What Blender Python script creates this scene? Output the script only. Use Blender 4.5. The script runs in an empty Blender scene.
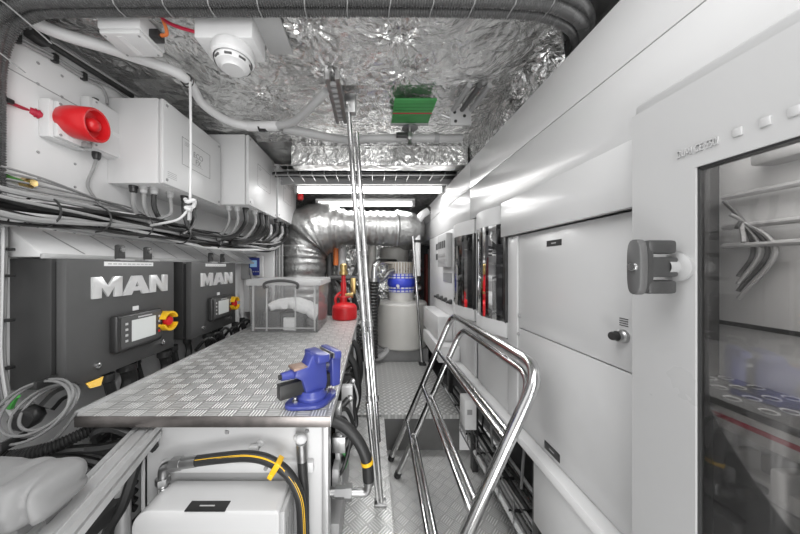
import bpy, bmesh, math, random
from mathutils import Vector, Matrix, noise
random.seed(7)
PI = math.pi
V = Vector
F = 266.667
EYE = 1.35            # eye height above the lower floor; all numbers below are relative to the eye
col = bpy.context.scene.collection
TOP = []

# ------------------------------------------------------------------ measuring helpers
def aY(px, py, Y): return V(((px-372)*Y/F, Y, (267-py)*Y/F))
def aX(px, py, X):
    Y = X*F/(px-372); return V((X, Y, (267-py)*Y/F))
def aZ(px, py, Z):
    Y = Z*F/(267-py); return V(((px-372)*Y/F, Y, Z))

# ------------------------------------------------------------------ materials
def nodes_of(m):
    m.use_nodes = True
    nt = m.node_tree
    return nt, nt.nodes, nt.links, nt.nodes['Principled BSDF']
def mat(name, c, rough=.4, metal=0, var=.06, scale=12, bump=0, bscale=60, coat=0, emit=0, trans=0, alpha=1, rvar=.08, spec=None):
    m = bpy.data.materials.new(name)
    nt, N, L, b = nodes_of(m)
    if isinstance(c, (int, float)): c = (c, c, c)
    tc = N.new('ShaderNodeTexCoord')
    nz = N.new('ShaderNodeTexNoise'); nz.inputs['Scale'].default_value = scale; nz.inputs['Detail'].default_value = 5
    L.new(tc.outputs['Object'], nz.inputs['Vector'])
    mx = N.new('ShaderNodeMix'); mx.data_type = 'RGBA'
    L.new(nz.outputs['Fac'], mx.inputs['Factor'])
    mx.inputs['A'].default_value = (*[max(0, k*(1-var)) for k in c], 1)
    mx.inputs['B'].default_value = (*[min(1, k*(1+var)) for k in c], 1)
    L.new(mx.outputs['Result'], b.inputs['Base Color'])
    mr = N.new('ShaderNodeMapRange')
    mr.inputs['To Min'].default_value = max(.02, rough-rvar); mr.inputs['To Max'].default_value = min(1, rough+rvar)
    L.new(nz.outputs['Fac'], mr.inputs['Value']); L.new(mr.outputs['Result'], b.inputs['Roughness'])
    b.inputs['Metallic'].default_value = metal
    if coat: b.inputs['Coat Weight'].default_value = coat; b.inputs['Coat Roughness'].default_value = .06
    if spec is not None: b.inputs['Specular IOR Level'].default_value = spec
    if emit:
        b.inputs['Emission Color'].default_value = (*c, 1); b.inputs['Emission Strength'].default_value = emit
    if trans: b.inputs['Transmission Weight'].default_value = trans
    if alpha < 1: b.inputs['Alpha'].default_value = alpha
    if bump:
        n2 = N.new('ShaderNodeTexNoise'); n2.inputs['Scale'].default_value = bscale; n2.inputs['Detail'].default_value = 6
        L.new(tc.outputs['Object'], n2.inputs['Vector'])
        bp = N.new('ShaderNodeBump'); bp.inputs['Strength'].default_value = bump; bp.inputs['Distance'].default_value = .01
        L.new(n2.outputs['Fac'], bp.inputs['Height']); L.new(bp.outputs['Normal'], b.inputs['Normal'])
    return m

def foil_mat(name, c=.8, rough=.28, strength=.7, scale=9):
    m = bpy.data.materials.new(name)
    nt, N, L, b = nodes_of(m)
    tc = N.new('ShaderNodeTexCoord')
    n0 = N.new('ShaderNodeTexNoise'); n0.inputs['Scale'].default_value = scale; n0.inputs['Detail'].default_value = 6; n0.inputs['Distortion'].default_value = 1.5
    L.new(tc.outputs['Object'], n0.inputs['Vector'])
    vm = N.new('ShaderNodeVectorMath'); vm.operation = 'MULTIPLY_ADD'
    L.new(n0.outputs['Color'], vm.inputs[0]); vm.inputs[1].default_value = (.12, .12, .12)
    L.new(tc.outputs['Object'], vm.inputs[2])
    v1 = N.new('ShaderNodeTexVoronoi'); v1.feature = 'DISTANCE_TO_EDGE'; v1.inputs['Scale'].default_value = scale*2.2
    L.new(vm.outputs[0], v1.inputs['Vector'])
    v2 = N.new('ShaderNodeTexVoronoi'); v2.feature = 'F1'; v2.inputs['Scale'].default_value = scale*6
    L.new(vm.outputs[0], v2.inputs['Vector'])
    a1 = N.new('ShaderNodeMath'); a1.operation = 'MULTIPLY_ADD'
    L.new(v1.outputs['Distance'], a1.inputs[0]); a1.inputs[1].default_value = .9
    L.new(n0.outputs['Fac'], a1.inputs[2])
    a2 = N.new('ShaderNodeMath'); a2.operation = 'MULTIPLY_ADD'
    L.new(v2.outputs['Distance'], a2.inputs[0]); a2.inputs[1].default_value = .35
    L.new(a1.outputs[0], a2.inputs[2])
    bp = N.new('ShaderNodeBump'); bp.inputs['Strength'].default_value = strength; bp.inputs['Distance'].default_value = .02
    L.new(a2.outputs[0], bp.inputs['Height']); L.new(bp.outputs['Normal'], b.inputs['Normal'])
    cr = N.new('ShaderNodeValToRGB')
    cr.color_ramp.elements[0].position = .3; cr.color_ramp.elements[0].color = (c*.72, c*.72, c*.71, 1)
    cr.color_ramp.elements[1].position = .7; cr.color_ramp.elements[1].color = (c, c, c*.99, 1)
    L.new(n0.outputs['Fac'], cr.inputs['Fac']); L.new(cr.outputs['Color'], b.inputs['Base Color'])
    b.inputs['Metallic'].default_value = .95; b.inputs['Roughness'].default_value = rough
    return m

def tread_mat(name, s=.05, c0=.36, c1=.62, rough=.34, bars=5, strength=.55, rot=0, upright=False):
    m = bpy.data.materials.new(name)
    nt, N, L, b = nodes_of(m)
    tc = N.new('ShaderNodeTexCoord'); sx = N.new('ShaderNodeSeparateXYZ')
    vr = N.new('ShaderNodeVectorRotate'); vr.inputs['Angle'].default_value = rot
    if upright:
        v0 = N.new('ShaderNodeVectorRotate'); v0.rotation_type = 'X_AXIS'; v0.inputs['Angle'].default_value = PI/2
        L.new(tc.outputs['Object'], v0.inputs['Vector']); L.new(v0.outputs['Vector'], vr.inputs['Vector'])
    else: L.new(tc.outputs['Object'], vr.inputs['Vector']); L.new(vr.outputs['Vector'], sx.inputs[0])
    def M(op, a, bb=None, cc=None):
        n = N.new('ShaderNodeMath'); n.operation = op
        for i, v in enumerate((a, bb, cc)):
            if v is None: continue
            if isinstance(v, (int, float)): n.inputs[i].default_value = v
            else: L.new(v, n.inputs[i])
        return n.outputs[0]
    x = M('DIVIDE', sx.outputs['X'], s); y = M('DIVIDE', sx.outputs['Y'], s)
    ch = M('FLOORED_MODULO', M('ADD', M('FLOOR', x), M('FLOOR', y)), 2)
    fx = M('FRACT', x); fy = M('FRACT', y)
    inv = M('SUBTRACT', 1, ch)
    a = M('ADD', M('MULTIPLY', fx, ch), M('MULTIPLY', fy, inv))
    bl = M('ADD', M('MULTIPLY', fy, ch), M('MULTIPLY', fx, inv))
    fr = M('ABSOLUTE', M('SUBTRACT', M('FRACT', M('MULTIPLY', a, bars)), .5))
    def mr(v, f0, f1):
        n = N.new('ShaderNodeMapRange'); n.interpolation_type = 'SMOOTHSTEP'
        n.inputs['From Min'].default_value = f0; n.inputs['From Max'].default_value = f1
        n.inputs['To Min'].default_value = 1; n.inputs['To Max'].default_value = 0
        L.new(v, n.inputs['Value']); return n.outputs['Result']
    bar = M('MULTIPLY', mr(fr, .12, .36), mr(M('ABSOLUTE', M('SUBTRACT', bl, .5)), .36, .46))
    bp = N.new('ShaderNodeBump'); bp.inputs['Strength'].default_value = strength; bp.inputs['Distance'].default_value = .004
    L.new(bar, bp.inputs['Height']); L.new(bp.outputs['Normal'], b.inputs['Normal'])
    nz = N.new('ShaderNodeTexNoise'); nz.inputs['Scale'].default_value = 5; nz.inputs['Detail'].default_value = 7
    L.new(tc.outputs['Object'], nz.inputs['Vector'])
    cell = M('MULTIPLY_ADD', M('MULTIPLY', ch, bar), .28, M('MULTIPLY', bar, .42))  # bars lying one way coloured lighter, a painted specular glint
    fac = M('MULTIPLY_ADD', nz.outputs['Fac'], .3, cell)
    cr = N.new('ShaderNodeValToRGB')
    cr.color_ramp.elements[0].color = (c0, c0, c0*.98, 1); cr.color_ramp.elements[1].color = (c1, c1, c1*.985, 1)
    L.new(fac, cr.inputs['Fac']); L.new(cr.outputs['Color'], b.inputs['Base Color'])
    b.inputs['Metallic'].default_value = .4; b.inputs['Roughness'].default_value = rough
    return m

M_ = dict(
 wall=mat('painted_wall_white', .70, .38, var=.05, scale=4),
 white=mat('white_powder_coat', .66, .32, var=.04, scale=6, bump=.03, bscale=300),
 gloss=mat('white_gloss_laminate', .57, .26, var=.03, scale=3, coat=.12, rvar=.04),
 door=mat('satin_grey_white_door', .42, .3, var=.03, scale=3, coat=.15),
 offw=mat('off_white_plastic', .66, .42, var=.05),
 cream=mat('cream_tank_plastic', (.60, .59, .56), .4, var=.07, scale=5),
 grey=mat('light_grey_plastic', .42, .42),
 mid=mat('mid_grey_plastic', .3, .45),
 dkgrey=mat('dark_grey_panel', .078, .45, var=.08, scale=30, bump=.05, bscale=500),
 dkside=mat('near_black_panel', .022, .35),
 dkgrey2=mat('charcoal_plastic', .09, .4),
 dkcase=mat('charcoal_case', .045, .35, var=.1),
 coilgrey=mat('coil_grey', .2, .4),
 hexm=mat('dull_fitting', .3, .36, 1, var=.15),
 dullred=mat('dull_red_rail', (.16, .04, .035), .5),
 black=mat('black_rubber', .022, .45, var=.2),
 blackp=mat('black_plastic', .03, .32),
 conduit=mat('black_conduit', .10, .27, var=.15, scale=40),
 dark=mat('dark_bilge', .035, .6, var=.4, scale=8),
 chrome=mat('polished_stainless', .66, .17, 1, var=.08, scale=20, rvar=.04),
 steel=mat('brushed_steel', .42, .36, 1, var=.15, scale=25),
 alu=mat('aluminium_profile', .6, .42, .6, var=.06, scale=30),
 lip=mat('scuffed_edge_metal', (.25, .23, .22), .35, .9, var=.3, scale=30),
 brass=mat('brass', (.62, .46, .2), .3, 1),
 foil=foil_mat('crumpled_foil', .95, .24, .8, 5),
 foil_s=foil_mat('smooth_foil', .92, .28, .4, 4),
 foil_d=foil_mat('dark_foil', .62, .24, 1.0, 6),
 duct=foil_mat('duct_foil_cloth', .46, .42, .4, 5),
 tread=tread_mat('bench_tread_plate', .05, .28, 1.0, .36),
 treadf=tread_mat('floor_tread_plate', .056, .45, 1.0, .38, 5, .5, PI/4),
 treadp=tread_mat('platform_tread_plate', .036, .45, 1.0, .36, 1, .6, PI/4),
 treadd=tread_mat('dark_tread_plate', .05, .12, .42, .5, 5, .5, PI/4, True),  # darker colours than the floor plate, for the upright riser
 red=mat('red_plastic', (.62, .015, .02), .32, var=.08),
 redc=mat('red_cable', (.42, .01, .04), .4),
 yellow=mat('yellow_plastic', (.85, .50, .02), .35),
 orange=mat('orange_cable', (.65, .17, .04), .4),
 green=mat('green_board', (.05, .25, .07), .5, var=.1),
 blue=mat('blue_vise_paint', (.045, .06, .28), .33, var=.12, scale=30, coat=.2),
 blueb=mat('blue_band', (.05, .08, .62), .35),
 cgrey=mat('grey_cable', .30, .42),
 cwhite=mat('white_cable', .68, .42),
 cblack=mat('black_cable', .02, .38),
 copper=mat('worn_anvil', (.42, .30, .24), .45, .6, var=.2, scale=40),
 screen=mat('lcd_screen', (.60, .62, .61), .2, var=.05, emit=.12),
 bluescr=mat('blue_lcd', (.25, .42, .6), .2, emit=.3),
 paper=mat('paper_label', .75, .55),
 ink=mat('black_ink', .02, .5),
 darklabel=mat('black_label_plate', .025, .3),
 silver_txt=mat('pale_grey_ink', .5, .4),
 cloth=mat('grey_vinyl_cover', .2, .5, var=.08, scale=5, bump=.15, bscale=25),
 whitecloth=mat('white_cloth', .8, .8),
 stone=mat('grey_mount_block', .26, .6, var=.3, scale=8),
 lamp=mat('lit_tube_diffuser', (1, .99, .97), .4, emit=6),
 lampoff=mat('unlit_lamp_housing', .8, .35, emit=.15),
 chromeletter=mat('chrome_letter', .92, .2, .55, var=.05),
)
def glass_mat(name, tint, refl=1.0, rough=.02, opac=.5, ior=1.5):
    m = bpy.data.materials.new(name); nt, N, L, b = nodes_of(m)
    out = N['Material Output']
    tr = N.new('ShaderNodeBsdfTransparent'); tr.inputs['Color'].default_value = (*tint, 1)
    gl = N.new('ShaderNodeBsdfGlossy'); gl.inputs['Roughness'].default_value = rough; gl.inputs['Color'].default_value = (refl, refl, refl, 1)
    fr = N.new('ShaderNodeFresnel'); fr.inputs['IOR'].default_value = ior
    nz = N.new('ShaderNodeTexNoise'); nz.inputs['Scale'].default_value = 4
    mxx = N.new('ShaderNodeMath'); mxx.operation = 'MULTIPLY_ADD'; L.new(nz.outputs['Fac'], mxx.inputs[0]); mxx.inputs[1].default_value = .03; L.new(fr.outputs[0], mxx.inputs[2])
    mx = N.new('ShaderNodeMixShader'); L.new(mxx.outputs[0], mx.inputs[0]); L.new(tr.outputs[0], mx.inputs[1]); L.new(gl.outputs[0], mx.inputs[2])
    if opac:
        df = N.new('ShaderNodeBsdfDiffuse'); df.inputs['Color'].default_value = (.95, .95, .95, 1)
        tl = N.new('ShaderNodeBsdfTranslucent'); tl.inputs['Color'].default_value = (.9, .9, .9, 1)
        m1 = N.new('ShaderNodeMixShader'); L.new(df.outputs[0], m1.inputs[1]); L.new(tl.outputs[0], m1.inputs[2])
        m2 = N.new('ShaderNodeMixShader'); m2.inputs[0].default_value = opac
        L.new(mx.outputs[0], m2.inputs[1]); L.new(m1.outputs[0], m2.inputs[2]); mx = m2
    L.new(mx.outputs[0], out.inputs['Surface'])
    return m
M_['smoke'] = glass_mat('smoked_glass', (.86, .85, .84), opac=.015, ior=1.5)
M_['smoked'] = glass_mat('dark_smoked_acrylic', (.40, .40, .41), opac=.0, ior=1.42)
M_['clear'] = glass_mat('clear_polypropylene', (.99, .99, .99), rough=.12, opac=.085, ior=1.25)
M_['milky'] = glass_mat('milky_polypropylene', (.99, .99, .99), rough=.15, opac=.42, ior=1.3)

# ------------------------------------------------------------------ geometry helpers
def catmull(pts, sub=8):
    pts = [V(p) for p in pts]
    if len(pts) < 3: return pts
    P = [pts[0]*2-pts[1]] + pts + [pts[-1]*2-pts[-2]]
    out = []
    for i in range(1, len(P)-2):
        p0, p1, p2, p3 = P[i-1:i+3]
        for k in range(sub):
            t = k/sub
            out.append(.5*((2*p1)+(p2-p0)*t+(2*p0-5*p1+4*p2-p3)*t*t+(3*p1-p0-3*p2+p3)*t**3))
    out.append(pts[-1]); return out
def fillet(pts, r, n=8):
    pts = [V(p) for p in pts]; out = [pts[0]]
    for i in range(1, len(pts)-1):
        a, b, c = pts[i-1:i+2]
        d1 = (a-b).normalized(); d2 = (c-b).normalized()
        rr = min(r, (a-b).length*.49, (c-b).length*.49)
        p1 = b+d1*rr; p2 = b+d2*rr
        for k in range(n+1):
            t = k/n; out.append((1-t)**2*p1+2*t*(1-t)*b+t*t*p2)
    out.append(pts[-1]); return out
def resample(pts, step):
    pts = [V(p) for p in pts]; out = [pts[0]]; acc = 0
    for a, b in zip(pts, pts[1:]):
        L = (b-a).length
        if L < 1e-9: continue
        t = step-acc
        while t <= L:
            out.append(a+(b-a)*(t/L)); t += step
        acc = (acc+L) % step
    return out
class MB:
    def __init__(s): s.bm = bmesh.new()
    def merge(s, bm2):
        me = bpy.data.meshes.new('t'); bm2.to_mesh(me); bm2.free(); s.bm.from_mesh(me); bpy.data.meshes.remove(me); return s
    def box(s, x0, x1, y0, y1, z0, z1, b=0, seg=2):
        t = bmesh.new(); bmesh.ops.create_cube(t, size=1)
        for v in t.verts: v.co = V(((x0+x1)/2+v.co.x*(x1-x0), (y0+y1)/2+v.co.y*(y1-y0), (z0+z1)/2+v.co.z*(z1-z0)))
        if b: bmesh.ops.bevel(t, geom=t.edges[:], offset=b, segments=seg, profile=.5, affect='EDGES')
        bmesh.ops.recalc_face_normals(t, faces=t.faces)
        return s.merge(t)
    def tube(s, pts, r, n=10, caps=True, closed=False, rf=None):
        pts = [V(p) for p in pts]; bm = s.bm
        N = len(pts); rings = []
        T0 = (pts[1]-pts[0]).normalized()
        ref = V((0, 0, 1)) if abs(T0.z) < .9 else V((1, 0, 0))
        u = T0.cross(ref).normalized()
        for i, p in enumerate(pts):
            if closed: T = pts[(i+1) % N]-pts[i-1]
            elif i == 0: T = pts[1]-p
            elif i == N-1: T = p-pts[-2]
            else: T = pts[i+1]-pts[i-1]
            if T.length < 1e-9: T = T0
            T = T.normalized(); T0 = T
            u = (u-T*u.dot(T))
            if u.length < 1e-6: u = T.orthogonal()
            u.normalize(); w = T.cross(u)
            rr = rf(i, N) if rf else r
            rings.append([bm.verts.new(p+(u*math.cos(2*PI*k/n)+w*math.sin(2*PI*k/n))*rr) for k in range(n)])
        for i in range(N if closed else N-1):
            A, B = rings[i], rings[(i+1) % N]
            for k in range(n):
                bm.faces.new((A[k], A[(k+1) % n], B[(k+1) % n], B[k]))
        if caps and not closed:
            bm.faces.new(rings[0][::-1]); bm.faces.new(rings[-1])
        return s
    def cable(s, pts, r, n=7, sub=6): return s.tube(catmull(pts, sub), r, n)
    def corr(s, pts, r, pitch=.008, amp=.12, n=12):
        q = resample(catmull(pts, 10), pitch/3)
        return s.tube(q, r, n, rf=lambda i, N: r*(1+amp*(1 if i % 3 == 0 else (-.9 if i % 3 == 1 else .2))))
    def cyl(s, p0, p1, r, r1=None, n=20):
        r1 = r if r1 is None else r1
        return s.tube([p0, p1], r, n, rf=lambda i, N: r if i == 0 else r1)
    def lathe(s, prof, o, ax=(0, 0, 1), n=28):
        o = V(o); ax = V(ax).normalized(); u = ax.orthogonal().normalized(); w = ax.cross(u)
        rings = []
        for r, h in prof:
            if r < 1e-5: rings.append([s.bm.verts.new(o+ax*h)])
            else: rings.append([s.bm.verts.new(o+ax*h+(u*math.cos(2*PI*k/n)+w*math.sin(2*PI*k/n))*r) for k in range(n)])
        for A, B in zip(rings, rings[1:]):
            if len(A) == 1 and len(B) == 1: continue
            for k in range(n):
                if len(A) == 1: s.bm.faces.new((A[0], B[(k+1) % n], B[k]))
                elif len(B) == 1: s.bm.faces.new((A[k], A[(k+1) % n], B[0]))
                else: s.bm.faces.new((A[k], A[(k+1) % n], B[(k+1) % n], B[k]))
        return s
    def prism(s, poly, vec, b=0):
        t = bmesh.new(); vec = V(vec)
        f = t.faces.new([t.verts.new(V(p)) for p in poly])
        r = bmesh.ops.extrude_face_region(t, geom=[f])
        for v in [g for g in r['geom'] if isinstance(g, bmesh.types.BMVert)]: v.co += vec
        bmesh.ops.recalc_face_normals(t, faces=t.faces)
        if b: bmesh.ops.bevel(t, geom=t.edges[:], offset=b, segments=2, profile=.5, affect='EDGES')
        return s.merge(t)
    def quad(s, a, b, c, d):
        s.bm.faces.new([s.bm.verts.new(V(p)) for p in (a, b, c, d)]); return s
    def ball(s, c, rx, ry=None, rz=None, n=16):
        t = bmesh.new(); bmesh.ops.create_uvsphere(t, u_segments=n, v_segments=max(6, n//2), radius=1)
        ry = ry or rx; rz = rz or rx
        for v in t.verts: v.co = V((c[0]+v.co.x*rx, c[1]+v.co.y*ry, c[2]+v.co.z*rz))
        return s.merge(t)
    def xf(s, m):
        bmesh.ops.transform(s.bm, matrix=m, verts=s.bm.verts); return s
    def build(s, name, m, parent=None, ang=38, smooth=True):
        bmesh.ops.recalc_face_normals(s.bm, faces=s.bm.faces)
        me = bpy.data.meshes.new(name); s.bm.to_mesh(me); s.bm.free()
        if smooth:
            for p in me.polygons: p.use_smooth = True
            me.set_sharp_from_angle(angle=math.radians(ang))
        me.materials.append(M_[m] if isinstance(m, str) else m)
        o = bpy.data.objects.new(name, me); col.objects.link(o)
        if parent: o.parent = parent
        else: TOP.append(o)
        return o
def tag(o, label, cat, group=None):
    o['label'] = label; o['category'] = cat
    if group: o['group'] = group
    return o
def thing(name, label, cat, group=None):
    o = bpy.data.objects.new(name, None); col.objects.link(o); o.empty_display_size = .05
    TOP.append(o); return tag(o, label, cat, group)
def struct(o): o['kind'] = 'structure'; return o
def copy_tree(o, d=(0, 0, 0), label=None, parent=None):
    c = o.copy(); col.objects.link(c)
    if parent: c.parent = parent
    else:
        TOP.append(c); c.location = V(o.location)+V(d)
        if label: c['label'] = label
    for ch in list(o.children): copy_tree(ch, parent=c)
    return c
def text(name, s, size, origin, right, up, m, parent, depth=.0006, width=None, align='CENTER'):
    cu = bpy.data.curves.new(name, 'FONT'); cu.body = s; cu.size = size; cu.align_x = align; cu.align_y = 'CENTER'; cu.extrude = depth
    ob = bpy.data.objects.new('t', cu); col.objects.link(ob); bpy.context.view_layer.update()
    me = bpy.data.meshes.new_from_object(ob.evaluated_get(bpy.context.evaluated_depsgraph_get()))
    bpy.data.objects.remove(ob)
    right = V(right).normalized(); up = V(up).normalized(); nn = right.cross(up)
    xs = [v.co.x for v in me.vertices]; sx = 1
    if width and xs: sx = width/(max(xs)-min(xs))
    for v in me.vertices:
        v.co = V(origin)+right*v.co.x*sx+up*v.co.y+nn*(v.co.z+depth)
    me.materials.clear(); me.materials.append(M_[m]); me.name = name
    o = bpy.data.objects.new(name, me); col.objects.link(o); o.parent = parent; return o
LW = dict(right=(0, 1, 0), up=(0, 0, 1))       # faces +X
RW = dict(right=(0, -1, 0), up=(0, 0, 1))      # faces -X
FW = dict(right=(1, 0, 0), up=(0, 0, 1))       # faces the aisle end (-Y)

def foil_sheet(name, o, u, v, nu, nv, nrm, amp, m, pins=(), parent=None, seed=0, fine=1.0):
    o, u, v, nrm = V(o), V(u), V(v), V(nrm)
    bm = bmesh.new(); g = []
    for j in range(nv+1):
        row = []
        for i in range(nu+1):
            p = o+u*(i/nu)+v*(j/nv)
            q = V((p.x*1.0+seed, p.y, p.z))
            h = noise.noise(q*3)*.5+abs(noise.noise(V((q.x*4, q.y*13, q.z*13))*fine))*.55+abs(noise.noise(q*18*fine))*.22
            for (pp, rad) in pins:
                d = p-V(pp); l = d.length
                if l < rad*2.5:
                    e1 = d.dot(u.normalized()); e2 = d.dot(v.normalized()); a = math.atan2(e2, e1)
                    h += math.exp(-(l/rad)**2)*(abs(math.sin(a*7+noise.noise(q*5)*3))*1.5*min(1, l/(rad*.35))+1.8*min(1, l/rad)-1.6)
            e = min(i, nu-i, j, nv-j)
            row.append(bm.verts.new(p+nrm*(amp*h*min(1, e/2))))
        g.append(row)
    for j in range(nv):
        for i in range(nu): bm.faces.new((g[j][i], g[j][i+1], g[j+1][i+1], g[j+1][i]))
    b = MB(); b.bm.free(); b.bm = bm
    return b.build(name, m, parent, ang=60)

# ================================================================== THE SETTING
FZ, PZ = -1.35, -1.09
struct(MB().box(-.13, 1.25, -1.1, 1.967, FZ-.04, FZ).build('floor', 'treadf'))
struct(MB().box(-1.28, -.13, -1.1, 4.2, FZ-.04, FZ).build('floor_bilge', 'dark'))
w = MB().box(-.13, .088, -1.1, 1.935, PZ-.02, PZ).box(.078, .088, -1.1, 1.935, FZ, PZ-.02)
struct(w.build('floor_walkway', 'treadf'))
struct(MB().box(-.13, .645, 1.967, 3.07, PZ-.03, PZ).build('floor_platform', 'treadp'))
struct(MB().box(.0, .645, 1.967, 1.985, FZ, PZ-.03).build('trim_step_riser', 'treadd'))
struct(MB().box(-.13, 1.25, 3.07, 4.2, FZ-.04, FZ+.1).build('floor_far', 'dark'))
wl = struct(MB().box(-1.34, -1.28, -1.1, 4.25, FZ, 1.0).build('wall_left', 'wall'))
for px, py in ((38, 63), (62, 76), (62, 97), (38, 152), (75, 164), (39, 179), (75, 187), (38, 84)):
    p = aX(px, py, -1.28)
    MB().lathe([(0, .003), (.004, .003), (.006, 0), (.006, -.004)], p, (1, 0, 0), 8).build('screw', 'mid', wl)
MB().box(-1.281, -1.2795, -.6, 1.3, .698, .702).build('panel_seam', 'mid', wl)
struct(MB().box(1.25, 1.31, -1.1, 4.25, FZ, 1.0).build('wall_right', 'wall'))
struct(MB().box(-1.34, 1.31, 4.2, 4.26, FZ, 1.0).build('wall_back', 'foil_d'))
cl = struct(MB().box(-1.34, 1.31, -1.1, 4.25, .95, 1.0).build('ceiling', 'foil_s'))
pin = [(aZ(400, 33, .9), .11), (aZ(409, 72, .9), .12), (aZ(310, 28, .9), .1), (aZ(268, 95, .9), .13), (aZ(330, 70, .9), .1)]
foil_sheet('front_foil_panel', (-1.0, .55, .9), (1.72, 0, 0), (0, .77, 0), 210, 96, (0, 0, -1), .012, 'foil', pin, cl, 3)
foil_sheet('middle_foil_panel', (-1.2, 1.30, .925), (1.9, 0, 0), (0, .68, 0), 200, 72, (0, 0, -1), .012, 'foil', [(aZ(268, 95, .92), .12)], cl, 8)
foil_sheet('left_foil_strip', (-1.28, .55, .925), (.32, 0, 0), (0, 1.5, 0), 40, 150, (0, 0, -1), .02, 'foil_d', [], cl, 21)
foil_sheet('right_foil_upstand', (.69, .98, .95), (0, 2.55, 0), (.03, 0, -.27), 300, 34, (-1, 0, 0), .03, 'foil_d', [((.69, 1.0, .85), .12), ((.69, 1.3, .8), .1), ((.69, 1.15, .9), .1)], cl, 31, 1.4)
# foil covered cross beam and the lower ceiling beyond it
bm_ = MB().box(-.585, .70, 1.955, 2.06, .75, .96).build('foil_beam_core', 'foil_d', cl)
foil_sheet('cross_beam_face', (-.59, 1.95, .885), (1.29, 0, 0), (0, 0, -.14), 130, 16, (0, -1, 0), .009, 'foil', [], cl, 44)
foil_sheet('cross_beam_underside', (-.59, 1.95, .745), (1.29, 0, 0), (0, .11, 0), 130, 11, (0, 0, -1), .004, 'foil_s', [], cl, 47)
foil_sheet('far_foil_panel', (-1.0, 2.5, .79), (1.8, 0, 0), (0, 1.7, 0), 150, 130, (0, 0, -1), .012, 'foil', [], cl, 51)

# ================================================================== LIGHT STRIPS (far ceiling)
def strip(label, y, x0, x1, z, lit, grp):
    t = thing('strip_light', label, 'light', grp)
    MB().box(x0, x1, y-.03, y+.03, z, z+.05, .006).build('housing', 'offw', t)
    MB().box(x0+.03, x1-.03, y-.034, y+.02, z-.028, z+.022, .01).build('diffuser', lit, t)
    for x in (x0, x1-.03):
        MB().box(x, x+.03, y-.032, y+.032, z-.03, z+.03, .004).build('end_cap', 'mid', t)
    return t
strip('bright lit tube light across the ceiling, the nearer one behind the wire cable tray', 2.42, -.70, .655, .70, 'lamp', 'ceiling tube lights')
M_['lamp2'] = mat('dimmer_tube_diffuser', (1, .99, .97), .4, emit=2.2)
strip('lit tube light across the ceiling, the farther one just above the silver duct', 2.95, -.62, .47, .70, 'lamp2', 'ceiling tube lights')

# wire basket tray with black cables
t = thing('cable_tray', 'wire basket tray of black cables hung across ceiling in front of tube lights', 'cable tray')
b = MB()
for z in (.745, .785, .825):
    b.tube([(-.80, 2.16, z), (.70, 2.16, z)], .004, 6)
for i in range(16):
    x = -.78+i*.098
    b.tube(fillet([(x, 2.16, .825), (x, 2.16, .745), (x, 2.32, .745)], .01, 3), .0035, 6)
b.build('wire_basket', 'steel', t)
for k in range(6):
    MB().cable([(-.82, 2.2+.018*k, .77+.01*(k % 3)), (-.2, 2.19+.02*k, .765+.012*((k+1) % 3)), (.3, 2.2+.018*k, .77), (.74, 2.2+.02*k, .77)], .011).build('cable', 'cblack', t)
MB().box(-.80, .70, 2.335, 2.36, .725, .80).build('back_rail', 'mid', t)

# ================================================================== RIGHT SIDE CABINETS
def overhead(label, y0, y1, grp=None):
    t = thing('overhead_cabinet', label, 'cabinet', 'white overhead cabinets')
    MB().box(.668, 1.1, y0, y1, .315, .698).build('carcass', 'mid', t)
    MB().box(.65, .67, y0+.0012, y1-.0012, .5215, .70, .0015).build('upper_panel', 'gloss', t)
    MB().box(.65, .67, y0+.0012, y1-.0012, .312, .5185, .0015).build('lower_panel', 'gloss', t)
    return t
overhead('long white gloss overhead cabinet nearest the camera, with one horizontal seam', -.45, 1.768)
overhead('white gloss overhead cabinet at the far end, catching the vertical light streak', 1.772, 3.72)

t = thing('valance_panel', 'plain white drop panel under overhead cabinet, left of the glass door', 'panel')
MB().box(.628, .648, .632, 1.302, .145, .309, .002).build('face', 'gloss', t)
MB().box(.648, .70, .632, 1.30, .15, .305).build('return', 'white', t)

# wide white panel cabinet
t = thing('equipment_cabinet', 'wide white cabinet face between the dark bowed windows and the glass door', 'cabinet')
MB().box(.672, 1.2, .64, 1.29, -.72, .14).build('carcass', 'white', t)
MB().box(.66, .674, .632, 1.20, -.270, .142, .002).build('upper_panel', 'gloss', t)
MB().box(.66, .674, .632, 1.20, -.705, -.274, .002).build('lower_panel', 'gloss', t)
MB().box(.655, .676, 1.203, 1.288, -.705, .142, .002).build('side_stile', 'gloss', t)
for px, py, w, h in ((554, 243, .078, .022), (552, 451, .082, .03)):
    p = aX(px, py, .66)
    lp = MB().box(.6585, .6605, p.y-w/2, p.y+w/2, p.z-h/2, p.z+h/2).build('label_plate', 'darklabel', t)
    MB().box(.658, .6586, p.y-w*.16, p.y+w*.16, p.z-.0016, p.z+.0016).build('label_line', 'silver_txt', lp)
for px, py in ((519, 316), (518, 334), (513, 238), (507, 422), (510, 424)):
    p = aX(px, py, .656)
    MB().lathe([(0, .004), (.004, .004), (.007, 0), (.007, -.006)], p, (-1, 0, 0), 10).build('screw', 'mid', t)
p = aX(624, 336, .66)
k = MB().lathe([(.017, 0), (.017, .008), (.013, .012), (.013, .02)], p, (-1, 0, 0), 20).build('rotary_switch', 'steel', t)
MB().lathe([(.0, .034), (.010, .034), (.0115, .03), (.0115, .018)], p, (-1, 0, 0), 18).build('knob', 'blackp', k)
b = MB()
for q in range(4): b.box(.6588, .6602, p.y-.012, p.y+.012, p.z+.026+q*.006, p.z+.028+q*.006)
b.build('printed_lines', 'ink', t)

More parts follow.
